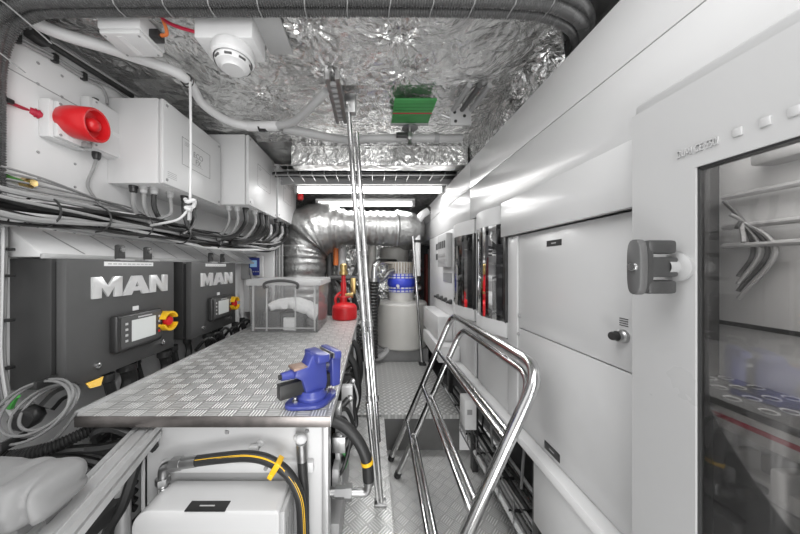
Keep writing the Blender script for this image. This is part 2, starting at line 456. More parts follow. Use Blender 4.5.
# bowed dark-glass cases
def bowed_case(label, y0, y1, red):
    t = thing('breaker_case', label, 'case', 'bowed dark window cases')
    z0, z1 = -.345, .306
    n = 14
    def bow(i): return .652-.05*math.sin(PI*i/n)
    def ring(ya, yb, za, zb, off, flat=.69):
        return [(bow(i)+off, ya+(yb-ya)*i/n, za) for i in range(n+1)]+[(flat, yb, za), (flat, ya, za)]
    MB().prism(ring(y0, y1, z0, 0, 0), (0, 0, .075)).build('bottom_cap', 'white', t)
    MB().prism(ring(y0, y1, .215, 0, 0), (0, 0, z1-.215)).build('top_cap', 'white', t)
    b = MB().box(.69, .70, y0, y1, z0, z1); b.build('back_plate', 'dkgrey', t)
    MB().box(.648, .695, y0, y0+.035, z0+.07, .22, .004).build('side_post', 'dkside', t)
    MB().box(.648, .695, y1-.02, y1, z0+.07, .22, .004).build('side_post', 'mid', t)
    b = MB(); a = ring(y0+.012, y1-.008, 0, 0, .002)[:n+1]
    for p, q in zip(a, a[1:]): b.quad((p[0], p[1], z0+.075), (q[0], q[1], z0+.075), (q[0], q[1], .215), (p[0], p[1], .215))
    b.build('bowed_window', 'smoked', t)
    ym = (y0+y1)/2
    MB().box(.640, .69, ym-.03, ym+.075, -.10, .18, .008).build('white_module', 'offw', t)
    MB().box(.640, .69, ym-.10, ym-.04, -.25, .12, .006).build('grey_module', 'grey', t)
    MB().box(.632, .69, ym+.03, ym+.10, -.26, -.12, .006).build('black_module', 'blackp', t)
    MB().box(.64, .69, ym+.10, ym+.13, -.1, .0, .004).build('blue_tag', 'blueb', t)
    if red:
        MB().cable([(.645, ym-.02, .05), (.63, ym-.03, -.05), (.64, ym-.02, -.12), (.628, ym-.05, -.2), (.64, ym-.03, -.25)], .012).build('red_cable', 'redc', t)
        MB().ball((.635, ym-.03, -.16), .025, .03, .03).build('red_plug', 'redc', t)
    for q in range(5):
        MB().cable([(.65, ym-.09+.04*q, -.24), (.635, ym-.1+.045*q, -.1), (.645, ym-.08+.035*q, .06), (.66, ym-.09+.04*q, .2)], .006).build('cable', 'cblack' if q % 2 else 'cwhite', t)
    return t
bowed_case('bowed dark window case with red cable inside, nearer of the two', 1.295, 1.665, True)
bowed_case('bowed dark window case without red cable, farther of the two', 1.70, 2.12, False)

t = thing('lower_cabinet', 'white lower panels beneath the two bowed dark window cases', 'cabinet')
MB().box(.672, 1.2, 1.295, 2.12, -.72, -.35).build('carcass', 'dark', t)
MB().box(.66, .674, 1.295, 1.66, -.705, -.352, .002).build('panel', 'gloss', t)
MB().box(.66, .674, 1.70, 2.12, -.705, -.352, .002).build('panel', 'gloss', t)

t = thing('control_cabinet', 'narrow white control panel with grey breaker box and black knobs at far right', 'cabinet')
MB().box(.65, 1.2, 2.13, 3.0, -.72, .31, .004).build('carcass', 'white', t)
p0 = aX(443, 229, .65); p1 = aX(452, 262, .65)
bb = MB().box(.60, .652, 2.16, 2.44, -.0, .28, .006).build('breaker_box', 'grey', t)
for z in (.19, .10, .055):
    for q in range(4 if z > .15 else 1):
        if z > .15: MB().box(.597, .602, 2.19+.06*q, 2.225+.06*q, z-.03, z+.03).build('breaker', 'blackp', bb)
        else: MB().box(.597, .602, 2.19, 2.41, z-.012, z+.012).build('slot', 'mid', bb)
MB().box(.645, .652, 2.17, 2.42, -.13, -.05).build('meter_plate', 'mid', t)
for q in range(4):
    y = 2.18+.14*q
    MB().lathe([(.022, 0), (.02, .02), (.012, .03), (.012, .045), (0, .046)], (.65, y, -.285), (-1, 0, 0), 14).build('knob', 'blackp', t)
for z in (.2, .1): MB().box(.647, .651, 2.62, 2.7, z-.03, z+.03).build('label_plate', 'blackp', t)
MB().box(.646, .651, 2.62, 2.72, -.52, -.4).build('socket_plate', 'grey', t)
t = thing('step_box', 'small white step shaped box at foot of the far control panel', 'box')
MB().box(.53, .648, 2.15, 2.75, -.60, -.40, .006).build('upper_box', 'white', t)
MB().box(.50, .66, 2.0, 2.6, -.72, -.60, .006).build('lower_box', 'white', t)

t = thing('ledge', 'white ledge and skirt running along the foot of the right cabinets', 'ledge')
MB().box(.615, .70, .632, 2.75, -.745, -.708, .008).build('ledge_board', 'white', t)
MB().box(.635, .655, .632, 1.05, -1.0, -.745, .003).build('skirt_panel', 'white', t)
for y in (1.06, 1.75, 2.3):
    MB().box(.66, .70, y, y+.04, FZ if y < 1.9 else PZ, -.745, .003).build('support_leg', 'blackp', t)
# junction box and trays below the ledge
t = thing('junction_box', 'small white junction box hanging below the right hand ledge', 'box')
MB().box(.585, .66, 1.68, 1.78, -1.03, -.84, .006).build('case', 'white', t)
MB().box(.582, .587, 1.69, 1.77, -1.02, -.85, .004).build('cover', 'offw', t)
MB().box(.60, .63, 1.676, 1.681, -.93, -.90).build('label_plate', 'mid', t)
t = thing('floor_cable_tray', 'wire cable tray with tied cables low under the right cabinets', 'cable tray')
b = MB()
for x in (.665, .735, .81, .88): b.tube([(x, .3, -1.235), (x, 2.6, -1.235)], .005, 6)
for i in range(30): b.tube([(.66, .35+i*.075, -1.235), (.885, .35+i*.075, -1.235)], .0035, 5)
for z in (-1.15, -1.08): b.tube([(.665, .3, z), (.665, 2.6, z)], .005, 6)
for i in range(16): b.tube([(.665, .35+i*.15, -1.235), (.665, .35+i*.15, -1.08)], .004, 5)
b.build('wire_basket', 'steel', t)
for k, (m, r) in enumerate((('cwhite', .016), ('cgrey', .013), ('cwhite', .014), ('cblack', .014), ('cgrey', .01), ('cblack', .012), ('cwhite', .01))):
    x = .685+.028*k
    MB().cable([(x+random.uniform(-.008, .008), .3+.3*i, -1.215+random.uniform(0, .02)) for i in range(9)], r).build('cable', m, t)
for i in range(10): MB().box(.668, .80, .5+.2*i, .506+.2*i, -1.2, -1.185).build('cable_tie', 'cblack', t)
for i in range(9):
    y = .75+.17*i
    o = MB().cable([(.80, y, -1.19), (.80+.02*(i % 3), y+.02, -1.08), (.84, y+.05, -.98), (.80, y+.09, -.88), (.75, y+.1, -.76)], .008).build('riser_cable', 'cblack' if i % 2 else 'cgrey', t)
struct(MB().box(.95, .97, -.4, 3.0, FZ, -.74).build('trim_plinth_back', 'dark'))

# ================================================================== GLASS DOOR CABINET (right foreground)
t = thing('glass_door_cabinet', 'tall white cabinet with smoked glass door at the right edge', 'cabinet')
Y1 = .628
b = MB()
b.box(.625, 1.2, Y1-.02, Y1, -1.0, .30); b.box(.625, .648, Y1-.02, Y1, .30, .36)                      # far side
b.box(.618, .649, -.25, Y1, .346, .378, .008, 4)
b.box(.625, 1.2, -.25, Y1, .295, .310)                      # top
b.box(.625, 1.2, -.25, Y1, -1.02, -1.0)
b.box(1.18, 1.2, -.25, Y1, -1.0, .30)
b.build('carcass', 'door', t)
# door with opening
gy1, gy0, gz1, gz0 = .495, -.14, .185, -.92
d = MB()
d.box(.60, .622, gy1, .615, -1.0, .345)
d.box(.60, .622, gy0, gy1, gz1, .345)
d.box(.60, .622, -.22, gy0, -1.0, .345)
d.box(.60, .622, gy0, gy1, -1.0, gz0)
dr = d.build('door', 'door', t)
MB().box(.608, .612, gy0, gy1, gz0, gz1).build('glass_pane', 'smoke', dr)
b = MB()
b.box(.604, .622, gy1-.004, gy1, gz0, gz1).box(.604, .622, gy0, gy1, gz1-.004, gz1)
b.build('glass_gasket', 'blackp', dr)
text('embossed_letters', 'DUAI CE 550I', .02, (.5995, .492, .2185), m='door', parent=dr, depth=.0012, width=.062, **RW)
for y in (.437, .406, .378, .35, .322): MB().box(.597, .601, y-.006, y+.006, .214, .228, .0015).build('raised_square', 'door', dr)
# handle
hy, hz = .523, 0
h = MB().lathe([(.028, 0), (.028, .006), (.024, .010), (.016, .012), (.016, .03)], (.60, hy, hz), (-1, 0, 0), 24).build('handle', 'mid', dr)
o = []
for i in range(40):
    a = 2*PI*i/40; c, s = math.cos(a), math.sin(a)
    rz = .054*math.copysign(abs(s)**.55, s); ry = .0145*math.copysign(abs(c)**.7, c)
    o.append((.512, hy+ry, hz+rz))
MB().prism(o, (.016, 0, 0), .003).build('handle_face', 'dkgrey2', dr)
b = MB()
b.prism([(.528+.0, hy+(p[1]-hy)*.92, hz+p[2]*.96) for p in o], (.010, 0, 0))
b.box(.53, .585, hy-.0135, hy+.0135, .0255, .052, .006)
b.box(.53, .585, hy-.0135, hy+.0135, -.052, -.0255, .006)
b.box(.53, .588, hy-.0125, hy+.0125, -.019, .019, .004)
b.build('handle_grip', 'dkcase', dr)
lk = MB().lathe([(0, .004), (.008, .004), (.009, 0)], (.512, hy, hz), (-1, 0, 0), 16).build('lock_barrel', 'chrome', dr)
# what is inside
MB().box(.69, .762, .585, .604, -1.0, .293).build('inner_channel', 'blackp', t)
MB().box(.78, .79, -.2, .606, -.118, .293).build('back_panel', 'offw', t)
MB().box(.776, .79, -.2, .606, -.127, -.118).build('panel_gap', 'blackp', t)
MB().box(.78, .79, -.2, .606, -.24, -.127).build('lower_back_panel', 'offw', t)
MB().box(.735, .782, .44, .52, .195, .225, .005).build('inner_lamp_box', 'mid', t)
for z in (.15, .085, .045):
    MB().tube([(.765, -.2, z), (.765, .58, z)], .006, 8).build('rail', 'grey', t)
for k in range(4):
    MB().cable([(.745, .565-.01*k, .14-.03*k), (.76, .545, .09), (.765, .535-.01*k, .03), (.755, .55, -.02-.015*k)], .0035).build('wire', 'cgrey' if k % 2 else 'cblack', t)
sh = MB().box(.63, .79, -.2, .60, -.252, -.24).build('perforated_shelf', 'dkgrey', t)
for i in range(4):
    for j in range(12):
        MB().lathe([(.008, .001), (.011, .002), (.011, 0)], (.655+.036*i, .575-.045*j, -.24), (0, 0, 1), 10).build('hole_rim', 'grey', sh)
MB().box(.632, .66, -.2, .585, -.292, -.253, .003).build('white_rail', 'offw', t)
MB().box(.6305, .6325, -.2, .585, -.273, -.265).build('red_stripe', 'redc', t)
MB().box(.66, .79, -.2, .60, -.40, -.392).build('lower_shelf', 'mid', t)
MB().box(.632, .66, -.2, .50, -.372, -.345, .002).build('bracket_rail', 'offw', t)
for k in range(6):
    MB().box(.625, .668, .456-.052*k, .472-.052*k, -.36, -.315, .004).build('white_bracket', 'offw', t)
    MB().box(.630, .634, .425-.052*k, .442-.052*k, -.364, -.353, .001).build('bracket_slot', 'blackp', t)
MB().box(.70, 1.1, -.2, .60, -.60, -.42, .006).build('dark_drawer', 'mid', t)
MB().box(.69, .70, -.2, .60, -.80, -.60, .003).build('pale_drawer_front', 'offw', t)
MB().tube(fillet([(.695, .50, -.46), (.68, .50, -.52), (.68, .42, -.52), (.695, .42, -.46)], .012), .004, 8).build('drawer_pull', 'grey', t)
for k in range(3): MB().box(.697, .7005, .37-.02*k, .378-.02*k, -.53, -.44).build('printed_line', 'silver_txt', t)

# ================================================================== LADDER
t = thing('boarding_ladder', 'polished tubular stainless ladder leaning on the right cabinets', 'ladder')
def hoop(yf, yn, fx, ax, az, r, nfx):
    return fillet([(fx, yf, FZ+.012), (ax, yf, az), (ax, yn, az), (nfx, yn-.02, FZ+.012)], .095, 10)
MB().tube(hoop(1.865, .885, .133, .562, -.335, .02, .094), .0195, 14).build('outer_hoop', 'chrome', t)
MB().tube(hoop(1.715, .945, .163, .578, -.395, .02, .132), .0175, 14).build('inner_hoop', 'chrome', t)
for (z) in (-.58, -.83, -1.08):
    k = (z-FZ)/(-.335-FZ); xa = .133+(.562-.133)*k; xn = .094+(.562-.094)*k
    MB().tube([(xa, 1.865, z), (xn, .89, z)], .0125, 12).build('rung', 'chrome', t)
    k = (z-.01-FZ)/(-.395-FZ); xb = .163+(.578-.163)*k; xn = .132+(.578-.132)*k
    MB().tube([(xb, 1.715, z-.01), (xn, .94, z-.01)], .0125, 12).build('rung', 'chrome', t)
for p in ((.133, 1.865), (.163, 1.715), (.094, .865), (.132, .925)):
    MB().cyl((p[0]-.003, p[1], FZ), (p[0]+.008, p[1], FZ+.03), .021, .021, 14).build('rubber_foot', 'black', t)

# ================================================================== TWIN POLE
t = thing('grab_pole', 'slanted twin-tube stainless pole from ceiling to floor beside the workbench', 'pole')
pt, pb = V((-.112, 1.395, .87)), V((.036, 1.225, PZ))
ax = (pb-pt); side = V((1, 0, 0))
def pp(f, off, oy=0): return pt+ax*f+side*off+V((0, oy, 0))
MB().tube([pp(.0, -.016), pp(.83, -.012)], .0135, 12).build('upper_tube', 'chrome', t)
MB().tube([pp(.09, .018), pp(.86, .014)], .0125, 12).build('upper_tube', 'chrome', t)
MB().tube([pp(.77, -.024, -.01), pp(1.0, -.008, 0)], .010, 12).build('lower_tube', 'chrome', t)
MB().tube([pp(.60, .003, -.02), pp(.995, .008, -.005)], .0105, 12).build('lower_tube', 'chrome', t)
for f in (.26, .41, .585, .76):
    c = pp(f, 0)
    b = MB()
    for o_ in (-.015, .016):
        q = c+side*o_; b.cyl(q-ax*.006, q+ax*.006, .0165)
    b.build('clamp', 'steel', t)
MB().box(pb.x-.025, pb.x+.03, pb.y-.02, pb.y+.02, PZ, PZ+.016, .004).build('foot', 'steel', t)
MB().box(pt.x-.03, pt.x+.028, pt.y-.02, pt.y+.03, .80, .90, .006).build('hinge_block', 'steel', t)
b = MB().lathe([(0, .03), (.011, .03), (.012, 0)], (pt.x-.01, pt.y-.015, .83), (0, -1, 0), 12); b.build('hinge_pin', 'chrome', t)
t = thing('ceiling_track', 'slotted metal track on ceiling above the twin pole', 'track')
for dx in (0, .045):
    MB().box(-.215+dx, -.195+dx, 1.22, 1.60, .86, .905).build('rail', 'steel', t)
for i in range(8): MB().box(-.198, -.168, 1.25+.042*i, 1.27+.042*i, .855, .872, .003).build('rivet', 'mid', t)

# ================================================================== CEILING THINGS
t = thing('conduit_bundle', 'black ribbed conduits strapped together arching across the top of frame', 'conduit')
def arch(z, y, xl):
    return [(xl, y, -.02), (xl, y, .28), (xl, y, .50), (xl+.004, y, z-.2), (xl+.04, y, z-.075), (xl+.12, y, z-.015), (xl+.26, y, z+.0), (-.5, y, z), (-.1, y, z), (.25, y, z-.002), (.5, y+.005, z-.004), (.63, y+.02, z-.012), (.74, y+.07, z-.03), (.82, y+.2, z-.06)]
MB().corr(arch(.862, .862, -1.262), .0165, .009, .14).build('conduit', 'conduit', t)
MB().corr(arch(.862, .898, -1.258), .0155, .009, .14).build('conduit', 'conduit', t)
MB().corr(arch(.885, .84, -1.262), .016, .0075).build('conduit', 'conduit', t)
MB().corr(arch(.883, .88, -1.25), .015, .0075).build('conduit', 'conduit', t)
for px in (120, 168, 212, 260, 306, 348, 390, 432, 472, 512, 549):
    X = (px-372)*.875/F
    q = [(X+.004, .838, .90), (X+.002, .842, .862), (X, .854, .842), (X-.003, .874, .841), (X-.003, .902, .843), (X, .918, .858), (X+.002, .922, .90)]
    MB().tube(q, .0022, 6).build('cable_tie', 'mid', t)
for a_ in ((-1.135, .79), (-1.225, .69)):
    MB().tube([(a_[0]-.05, .83, a_[1]+.06), (a_[0]-.02, .84, a_[1]+.04), (a_[0]+.02, .875, a_[1]-.0), (a_[0]+.03, .92, a_[1]-.02)], .0024, 6).build('cable_tie', 'mid', t)
b = MB().tube([(-.6, .80, .895), (.62, .80, .895)], .006, 8); b.build('carrier_rod', 'steel', t)

# white pipe hose
t = thing('white_conduit_pipe', 'white plastic pipe curving along the left ceiling to a coupling', 'pipe')
MB().tube(catmull([(-1.22, .82, .90), aZ(40, 25, .87), aZ(120, 52, .87), aZ(182, 76, .86), aZ(203, 104, .83), aZ(228, 121, .82), aZ(252, 127, .82)], 10), .021, 14).build('pipe_run', 'offw', t)
MB().tube(catmull([aZ(275, 126, .82), aZ(293, 122, .82), aZ(310, 108, .835), aZ(326, 91, .86)], 10), .021, 14).build('pipe_run', 'grey', t)
MB().tube([aZ(247, 126.5, .82), aZ(278, 126, .82)], .026, 14).build('coupling', 'offw', t)
MB().tube([aZ(259, 126.5, .82)+V((0, 0, -.001)), aZ(267, 126.5, .82)], .0275, 14).build('coupling_band', 'blackp', t)
for px, py in ((186, 79), (188, 82)):
    p = aZ(px, py, .855); MB().tube([p+V((math.cos(a)*.024, 0, math.sin(a)*.024)) for a in [2*PI*i/14 for i in range(14)]], .003, 6, closed=True).build('cable_tie', 'cblack', t)
t = thing('cross_pipe', 'straight pale pipe running across the ceiling behind the twin pole', 'pipe')
MB().tube(catmull([aZ(283, 128, .82), aZ(345, 140, .82), (.0, 1.72, .83), (.45, 1.72, .83), (.58, 1.72, .83)], 8), .025, 14).build('pipe_run', 'grey', t)
MB().cyl((.40, 1.72, .83), (.43, 1.72, .83), .031).build('collar', 'mid', t)

# hanging cord
t = thing('hanging_cord', 'white cord hanging from the ceiling pipe with a knotted toggle', 'cord')
MB().tube(catmull([(-.825, 1.21, .84), (-.822, 1.21, .6), (-.82, 1.205, .4), (-.818, 1.2, .30)], 6), .0055, 8).build('cord', 'cwhite', t)
MB().tube(catmull([(-.84, 1.2, .305), (-.82, 1.185, .29), (-.80, 1.2, .30), (-.815, 1.215, .275), (-.83, 1.19, .265), (-.805, 1.19, .255)], 6), .009, 8).build('knot', 'cwhite', t)
MB().tube([(-.82, 1.2, .27), (-.822, 1.2, .21)], .008, 8).build('tail', 'grey', t)
MB().tube(catmull([(-.825, 1.2, .26), (-.87, 1.2, .215), (-.96, 1.22, .2), (-1.06, 1.28, .2)], 6), .0055, 8).build('loose_end', 'cwhite', t)

# ceiling junction box
t = thing('ceiling_junction_box', 'small white junction box on the ceiling with a black cable gland', 'box')
MB().box(-.96, -.81, .93, 1.045, .835, .90, .005).build('case', 'offw', t)
MB().box(-.957, -.813, .933, 1.042, .818, .836, .006).build('lid', 'offw', t)
MB().box(-.905, -.885, .945, 1.03, .8165, .8185).build('sticker', 'paper', t)
for x in (-.945, -.825):
    for y in (.945, 1.03): MB().lathe([(0, .002), (.004, .002), (.004, -.002)], (x, y, .818), (0, 0, -1), 8).build('screw', 'mid', t)
MB().box(-.81, -.775, .965, 1.0, .835, .865, .004).build('cable_gland', 'blackp', t)
MB().cable([(-.775, .98, .85), (-.75, .975, .855), (-.75, .95, .89), (-.77, .93, .91)], .006).build('orange_cable', 'orange', t)
MB().cable([(-.76, .93, .905), (-.74, .95, .88), (-.70, .955, .862), (-.63, .96, .845), (-.60, .965, .845)], .006).build('red_cable', 'redc', t)

t = thing('smoke_detector', 'round white smoke detector on a square grey ceiling box', 'smoke detector')
MB().box(-.625, -.42, .935, 1.055, .805, .90, .006).build('base_box', 'offw', t)
MB().box(-.42, -.325, .92, 1.10, .875, .89, .002).build('mounting_plate', 'grey', t)
MB().lathe([(0, .0), (.07, 0), (.073, .008), (.073, .036), (.066, .044)], (-.515, .99, .805), (0, 0, -1), 32).build('mounting_ring', 'white', t)
MB().lathe([(.060, .036), (.062, .048), (.056, .062), (.04, .070), (.037, .076), (.0, .078)], (-.515, .99, .805), (0, 0, -1), 32).build('sensor_head', 'white', t)
for i in range(8):
    a = 2*PI*i/8+.2
    c = V((-.515+math.cos(a)*.0585, .99+math.sin(a)*.0585, .750))
    MB().box(-.012, .012, -.003, .003, -.003, .003).xf(Matrix.Translation(c) @ Matrix.Rotation(a+PI/2, 4, 'Z')).build('vent_slot', 'dkgrey2', t)

t = thing('ceiling_sign', 'green panel with one red stripe fixed flat to the ceiling', 'sign')
MB().box(.118, .342, 1.40, 1.625, .876, .888, .002).build('board', 'green', t)
MB().box(.118, .342, 1.515, 1.524, .8745, .8762).build('red_stripe', 'redc', t)
b = MB()
for i in range(4): b.box(.125, .335, 1.43+.03*i, 1.433+.03*i, .8748, .8761)
b.build('printed_lines', mat('dark_green_print', (.03, .14, .04), .5), t)
MB().box(.116, .344, 1.623, 1.637, .866, .905).build('edge_strip', 'mid', t)

t = thing('sprinkler_head', 'small metal sprinkler head hanging behind the green panel', 'sprinkler')
MB().cyl((.235, 1.66, .92), (.235, 1.66, .80), .012).build('stem', 'steel', t)
MB().lathe([(0, .004), (.05, .002), (.05, -.004), (0, -.006)], (.235, 1.66, .865), (0, 0, 1), 20).build('escutcheon', 'steel', t)
MB().box(.15, .22, 1.63, 1.66, .80, .825, .003).build('valve_block', 'blackp', t)
MB().box(.22, .25, 1.645, 1.675, .79, .83, .004).build('body', 'steel', t)
MB().lathe([(.006, .04), (.014, .02), (.02, 0), (0, -.004)], (.235, 1.66, .755), (0, 0, 1), 14).build('deflector', 'steel', t)

t = thing('hinge_bracket', 'pale metal bracket with round holes beside the foil above right cabinets', 'bracket')
MB().box(.44, .56, 1.50, 1.52, .80, .895, .004).build('plate', 'grey', t)
for x, z in ((.465, .87), (.52, .85), (.47, .82)): MB().lathe([(0, .002), (.009, .002), (.009, -.002)], (x, 1.50, z), (0, -1, 0), 12).build('hole', 'blackp', t)
MB().cyl((.44, 1.505, .84), (.39, 1.505, .86), .008).build('rod', 'steel', t)
for k in range(3): MB().tube([(.475+.05*k, 1.30, .885), (.455+.05*k, 1.52, .885)], .014, 8).build('rail', 'mid' if k != 1 else 'dkgrey2', t)

# black trunk along upper left corner
t = thing('corner_hose', 'black tube running along the upper left wall and ceiling corner', 'hose')
MB().tube([aX(34, 34, -1.25), aX(132, 96, -1.25)], .013, 10).build('tube', 'cblack', t)
MB().tube([aX(30, 28, -1.24), aX(139, 96, -1.24)], .006, 8).build('side_tube', 'cgrey', t)
p = aX(38, 37, -1.25); MB().box(p.x-.02, p.x+.02, p.y-.03, p.y+.025, p.z-.02, p.z+.02, .006).build('end_block', 'blackp', t)
t = thing('clipped_cable', 'thin grey cables clipped to the upper left wall above the siren', 'cable')
A = [aX(17, 40, -1.265), aX(55, 60, -1.265), aX(84, 78, -1.265), aX(100, 86, -1.265), aX(106, 96, -1.262), aX(107, 104, -1.25)]
MB().cable(A, .006).build('cable', 'cgrey', t)
MB().cable([p+V((0, .0, .012)) for p in A[:3]]+[aX(110, 86, -1.26), aX(132, 102, -1.25), aX(142, 108, -1.2)], .006).build('cable', 'cgrey', t)
MB().tube([aX(135, 103, -1.24), aX(145, 110, -1.2)], .011, 8).build('plug', 'grey', t)
for i in range(3):
    MB().box(A[i].x-.010, A[i].x+.009, A[i].y-.009, A[i].y+.009, A[i].z-.010, A[i].z+.024, .003).build('cable_clip', 'cblack', t)

# ================================================================== LEFT WALL: SIREN
t = thing('alarm_siren', 'red alarm siren horn on a white wall box', 'siren')
MB().box(-1.28, -1.235, 1.02, 1.155, .50, .65, .008).build('back_box', 'offw', t)
MB().box(-1.235, -1.215, 1.03, 1.15, .505, .645, .006).build('box_lid', 'white', t)
c = aY(64, 121, 1.075); a = V((.98, .16, -.08))
MB().lathe([(0, -.005), (.042, -.005), (.056, .01), (.063, .045), (.066, .115), (.063, .12), (.056, .118), (.050, .09), (.03, .08), (0, .078)], c, a, 36).build('horn', 'red', t)
MB().lathe([(.050, .088), (.028, .082), (.026, .105), (.020, .117), (.010, .123), (0, .124)], c, a, 28).build('horn_centre', 'red', t)
for y, z in ((1.04, .515), (1.14, .515), (1.04, .635)): MB().lathe([(0, .003), (.005, .003), (.005, -.002)], (-1.215, y, z), (1, 0, 0), 8).build('screw', 'mid', t)
MB().box(-1.232, -1.195, 1.115, 1.14, .505, .525, .003).build('foot_lug', 'mid', t)
t = thing('alarm_cable', 'short red cable with a red gland entering the siren box', 'cable')
g0 = aY(29, 110.5, 1.0); g1 = aY(45, 117, 1.035)
MB().tube([g0, g1], .016, 12, rf=lambda i, N: .014 if i == 0 else .016).build('gland', 'redc', t)
MB().cable([aY(8, 102, .93), aY(18, 106, .96), g0], .006).build('cable', 'redc', t)
for k in range(3): 
    q = g0+(g1-g0)*(.3+.22*k); MB().cyl(q, q+(g1-g0)*.1, .0175, n=12).build('ring', 'redc', t)
p = aY(8, 101, .93); MB().box(p.x-.01, p.x+.012, p.y-.01, p.y+.01, p.z-.008, p.z+.008, .003).build('cable_clip', 'cblack', t)
t = thing('wall_junction_box', 'white wall box just right of the red siren', 'box')
MB().box(-1.28, -1.235, 1.165, 1.335, .52, .75, .008).build('case', 'offw', t)
MB().box(-1.235, -1.222, 1.17, 1.331, .525, .745, .008).build('lid', 'white', t)
for y in (1.182, 1.318):
    for z in (.54, .73): MB().lathe([(0, .003), (.004, .003), (.004, -.002)], (-1.222, y, z), (1, 0, 0), 8).build('screw', 'mid', t)
MB().box(-1.2225, -1.2205, 1.255, 1.318, .622, .640).build('sticker', 'paper', t)
MB().lathe([(.016, 0), (.016, .018), (.012, .03), (.009, .034)], (-1.25, 1.21, .52), (0, 0, -1), 12).build('cable_gland', 'blackp', t)
MB().cable([(-1.25, 1.21, .49), (-1.255, 1.20, .44), (-1.268, 1.19, .38), (-1.268, 1.20, .34), (-1.25, 1.24, .27)], .006).build('cable', 'cgrey', t)
MB().lathe([(.012, 0), (.012, .01), (.008, .012), (0, .012)], (-1.25, 1.205, .75), (0, 0, 1), 12).build('top_gland', 'blackp', t)

# ------------------------------------------------------------------ enclosures
def gland(mb_list, t, p, m, r=.016):
    MB().lathe([(r, 0), (r, .012), (r*.86, .014), (r*.86, .03), (r*.6, .036)], p, (0, 0, -1), 12).build('cable_gland', m, t)
def enclosure(label, xf, y0, y1, z0, z1, lab):
    t = thing('wall_enclosure', label, 'enclosure', 'white wall enclosures')
    MB().box(-1.28, xf-.026, y0, y1, z0, z1, .006).build('case', 'white', t)
    MB().box(xf-.022, xf, y0+.002, y1-.002, z0+.002, z1-.002, .006).build('lid', 'white', t)
    for y in (y0+.025, y1-.025):
        for z in (z0+.025, z1-.025):
            MB().lathe([(0, .003), (.006, .003), (.008, 0), (.008, -.003)], (xf, y, z), (1, 0, 0), 10).build('lid_screw', 'mid', t)
    ly0, ly1, lz0, lz1 = lab
    b = MB(); w = .0016; X0, X1 = xf-.0005, xf+.0006
    b.box(X0, X1, ly0, ly1, lz0, lz0+w).box(X0, X1, ly0, ly1, lz1-w, lz1).box(X0, X1, ly0, ly0+w, lz0, lz1).box(X0, X1, ly1-w, ly1, lz0, lz1)
    b.build('label_frame', 'ink', t)
    b = MB()
    for k in range(3): b.box(X0, X1, ly0+.02, ly0+.07-.01*k, lz1-.02-.008*k, lz1-.018-.008*k)
    b.box(X0, X1, ly0+.07, ly1-.07, lz0+.032, lz0+.0335)
    b.build('label_lines', 'mid', t)
    return t
t = enclosure('white wall enclosure with framed black label, right of the red siren box', -1.01, 1.289, 1.785, .405, .82, (1.418, 1.662, .548, .695))
text('label_text', 'ECO', .042, (-1.0098, 1.55, .637), m='mid', parent=t, **LW)
text('label_text', 'FX', .042, (-1.0098, 1.55, .60), m='mid', parent=t, **LW)
b = MB()
for k in range(4): b.box(-1.0102, -1.0094, 1.31+.008, 1.38, .445+.009*k, .447+.009*k)
b.build('printed_lines', 'cgrey', t)
for x, y, m in ((-1.19, 1.33, 'blackp'), (-1.15, 1.345, 'grey'), (-1.11, 1.36, 'grey'), (-1.09, 1.44, 'grey'), (-1.07, 1.52, 'blackp'), (-1.07, 1.6, 'blackp')): gland(0, t, (x, y, .405), m, .019)
t = enclosure('white wall enclosure second from the camera, deeper than the first', -.84, 1.815, 2.345, .425, .905, (1.96, 2.20, .60, .76))
for x, y, m in ((-1.0, 1.86, 'grey'), (-.95, 1.88, 'grey'), (-.91, 1.92, 'blackp'), (-.88, 2.0, 'grey'), (-.87, 2.1, 'blackp'), (-.87, 2.2, 'blackp')): gland(0, t, (x, y, .425), m, .022)
MB().box(-.8402, -.839, 1.83, 1.89, .445, .475).build('sticker', 'paper', t)
t = enclosure('white wall enclosure third and farthest, next to the silver duct', -.83, 2.36, 2.92, .44, .915, (2.50, 2.74, .62, .78))
for y in (2.45, 2.6, 2.75): gland(0, t, (-.88, y, .44), 'blackp', .022)

# drop cables from glands into the bundle
t = thing('drop_cable_set', 'loops of grey and black cables dropping from the white wall enclosures', 'cable')
def drop(p, q, m, r=.008, sag=.06):
    p, q = V(p), V(q); mid = (p+q)/2
    MB().cable([p, p+V((0, .005, -.08)), V((p.x*.7+q.x*.3, p.y*.7+q.y*.3, q.z+.03)), V((p.x*.3+q.x*.7, p.y*.2+q.y*.8, q.z-.01)), q+V((0, .1, -.01))], r).build('cable', m, t)
for (x, y, m, r), (qx, qy, qz) in zip(
    ((-1.19, 1.33, 'cgrey', .011), (-1.15, 1.345, 'cgrey', .009), (-1.11, 1.36, 'cblack', .012), (-1.09, 1.44, 'cgrey', .009), (-1.07, 1.52, 'cblack', .013), (-1.07, 1.6, 'cblack', .011)),
    ((-1.16, 1.5, 0.20), (-1.13, 1.55, 0.20), (-1.10, 1.62, 0.18), (-1.12, 1.30, 0.23), (-1.05, 1.72, 0.15), (-1.05, 1.45, 0.19))):
    drop((x, y, .375), (qx, qy, qz), m, r)
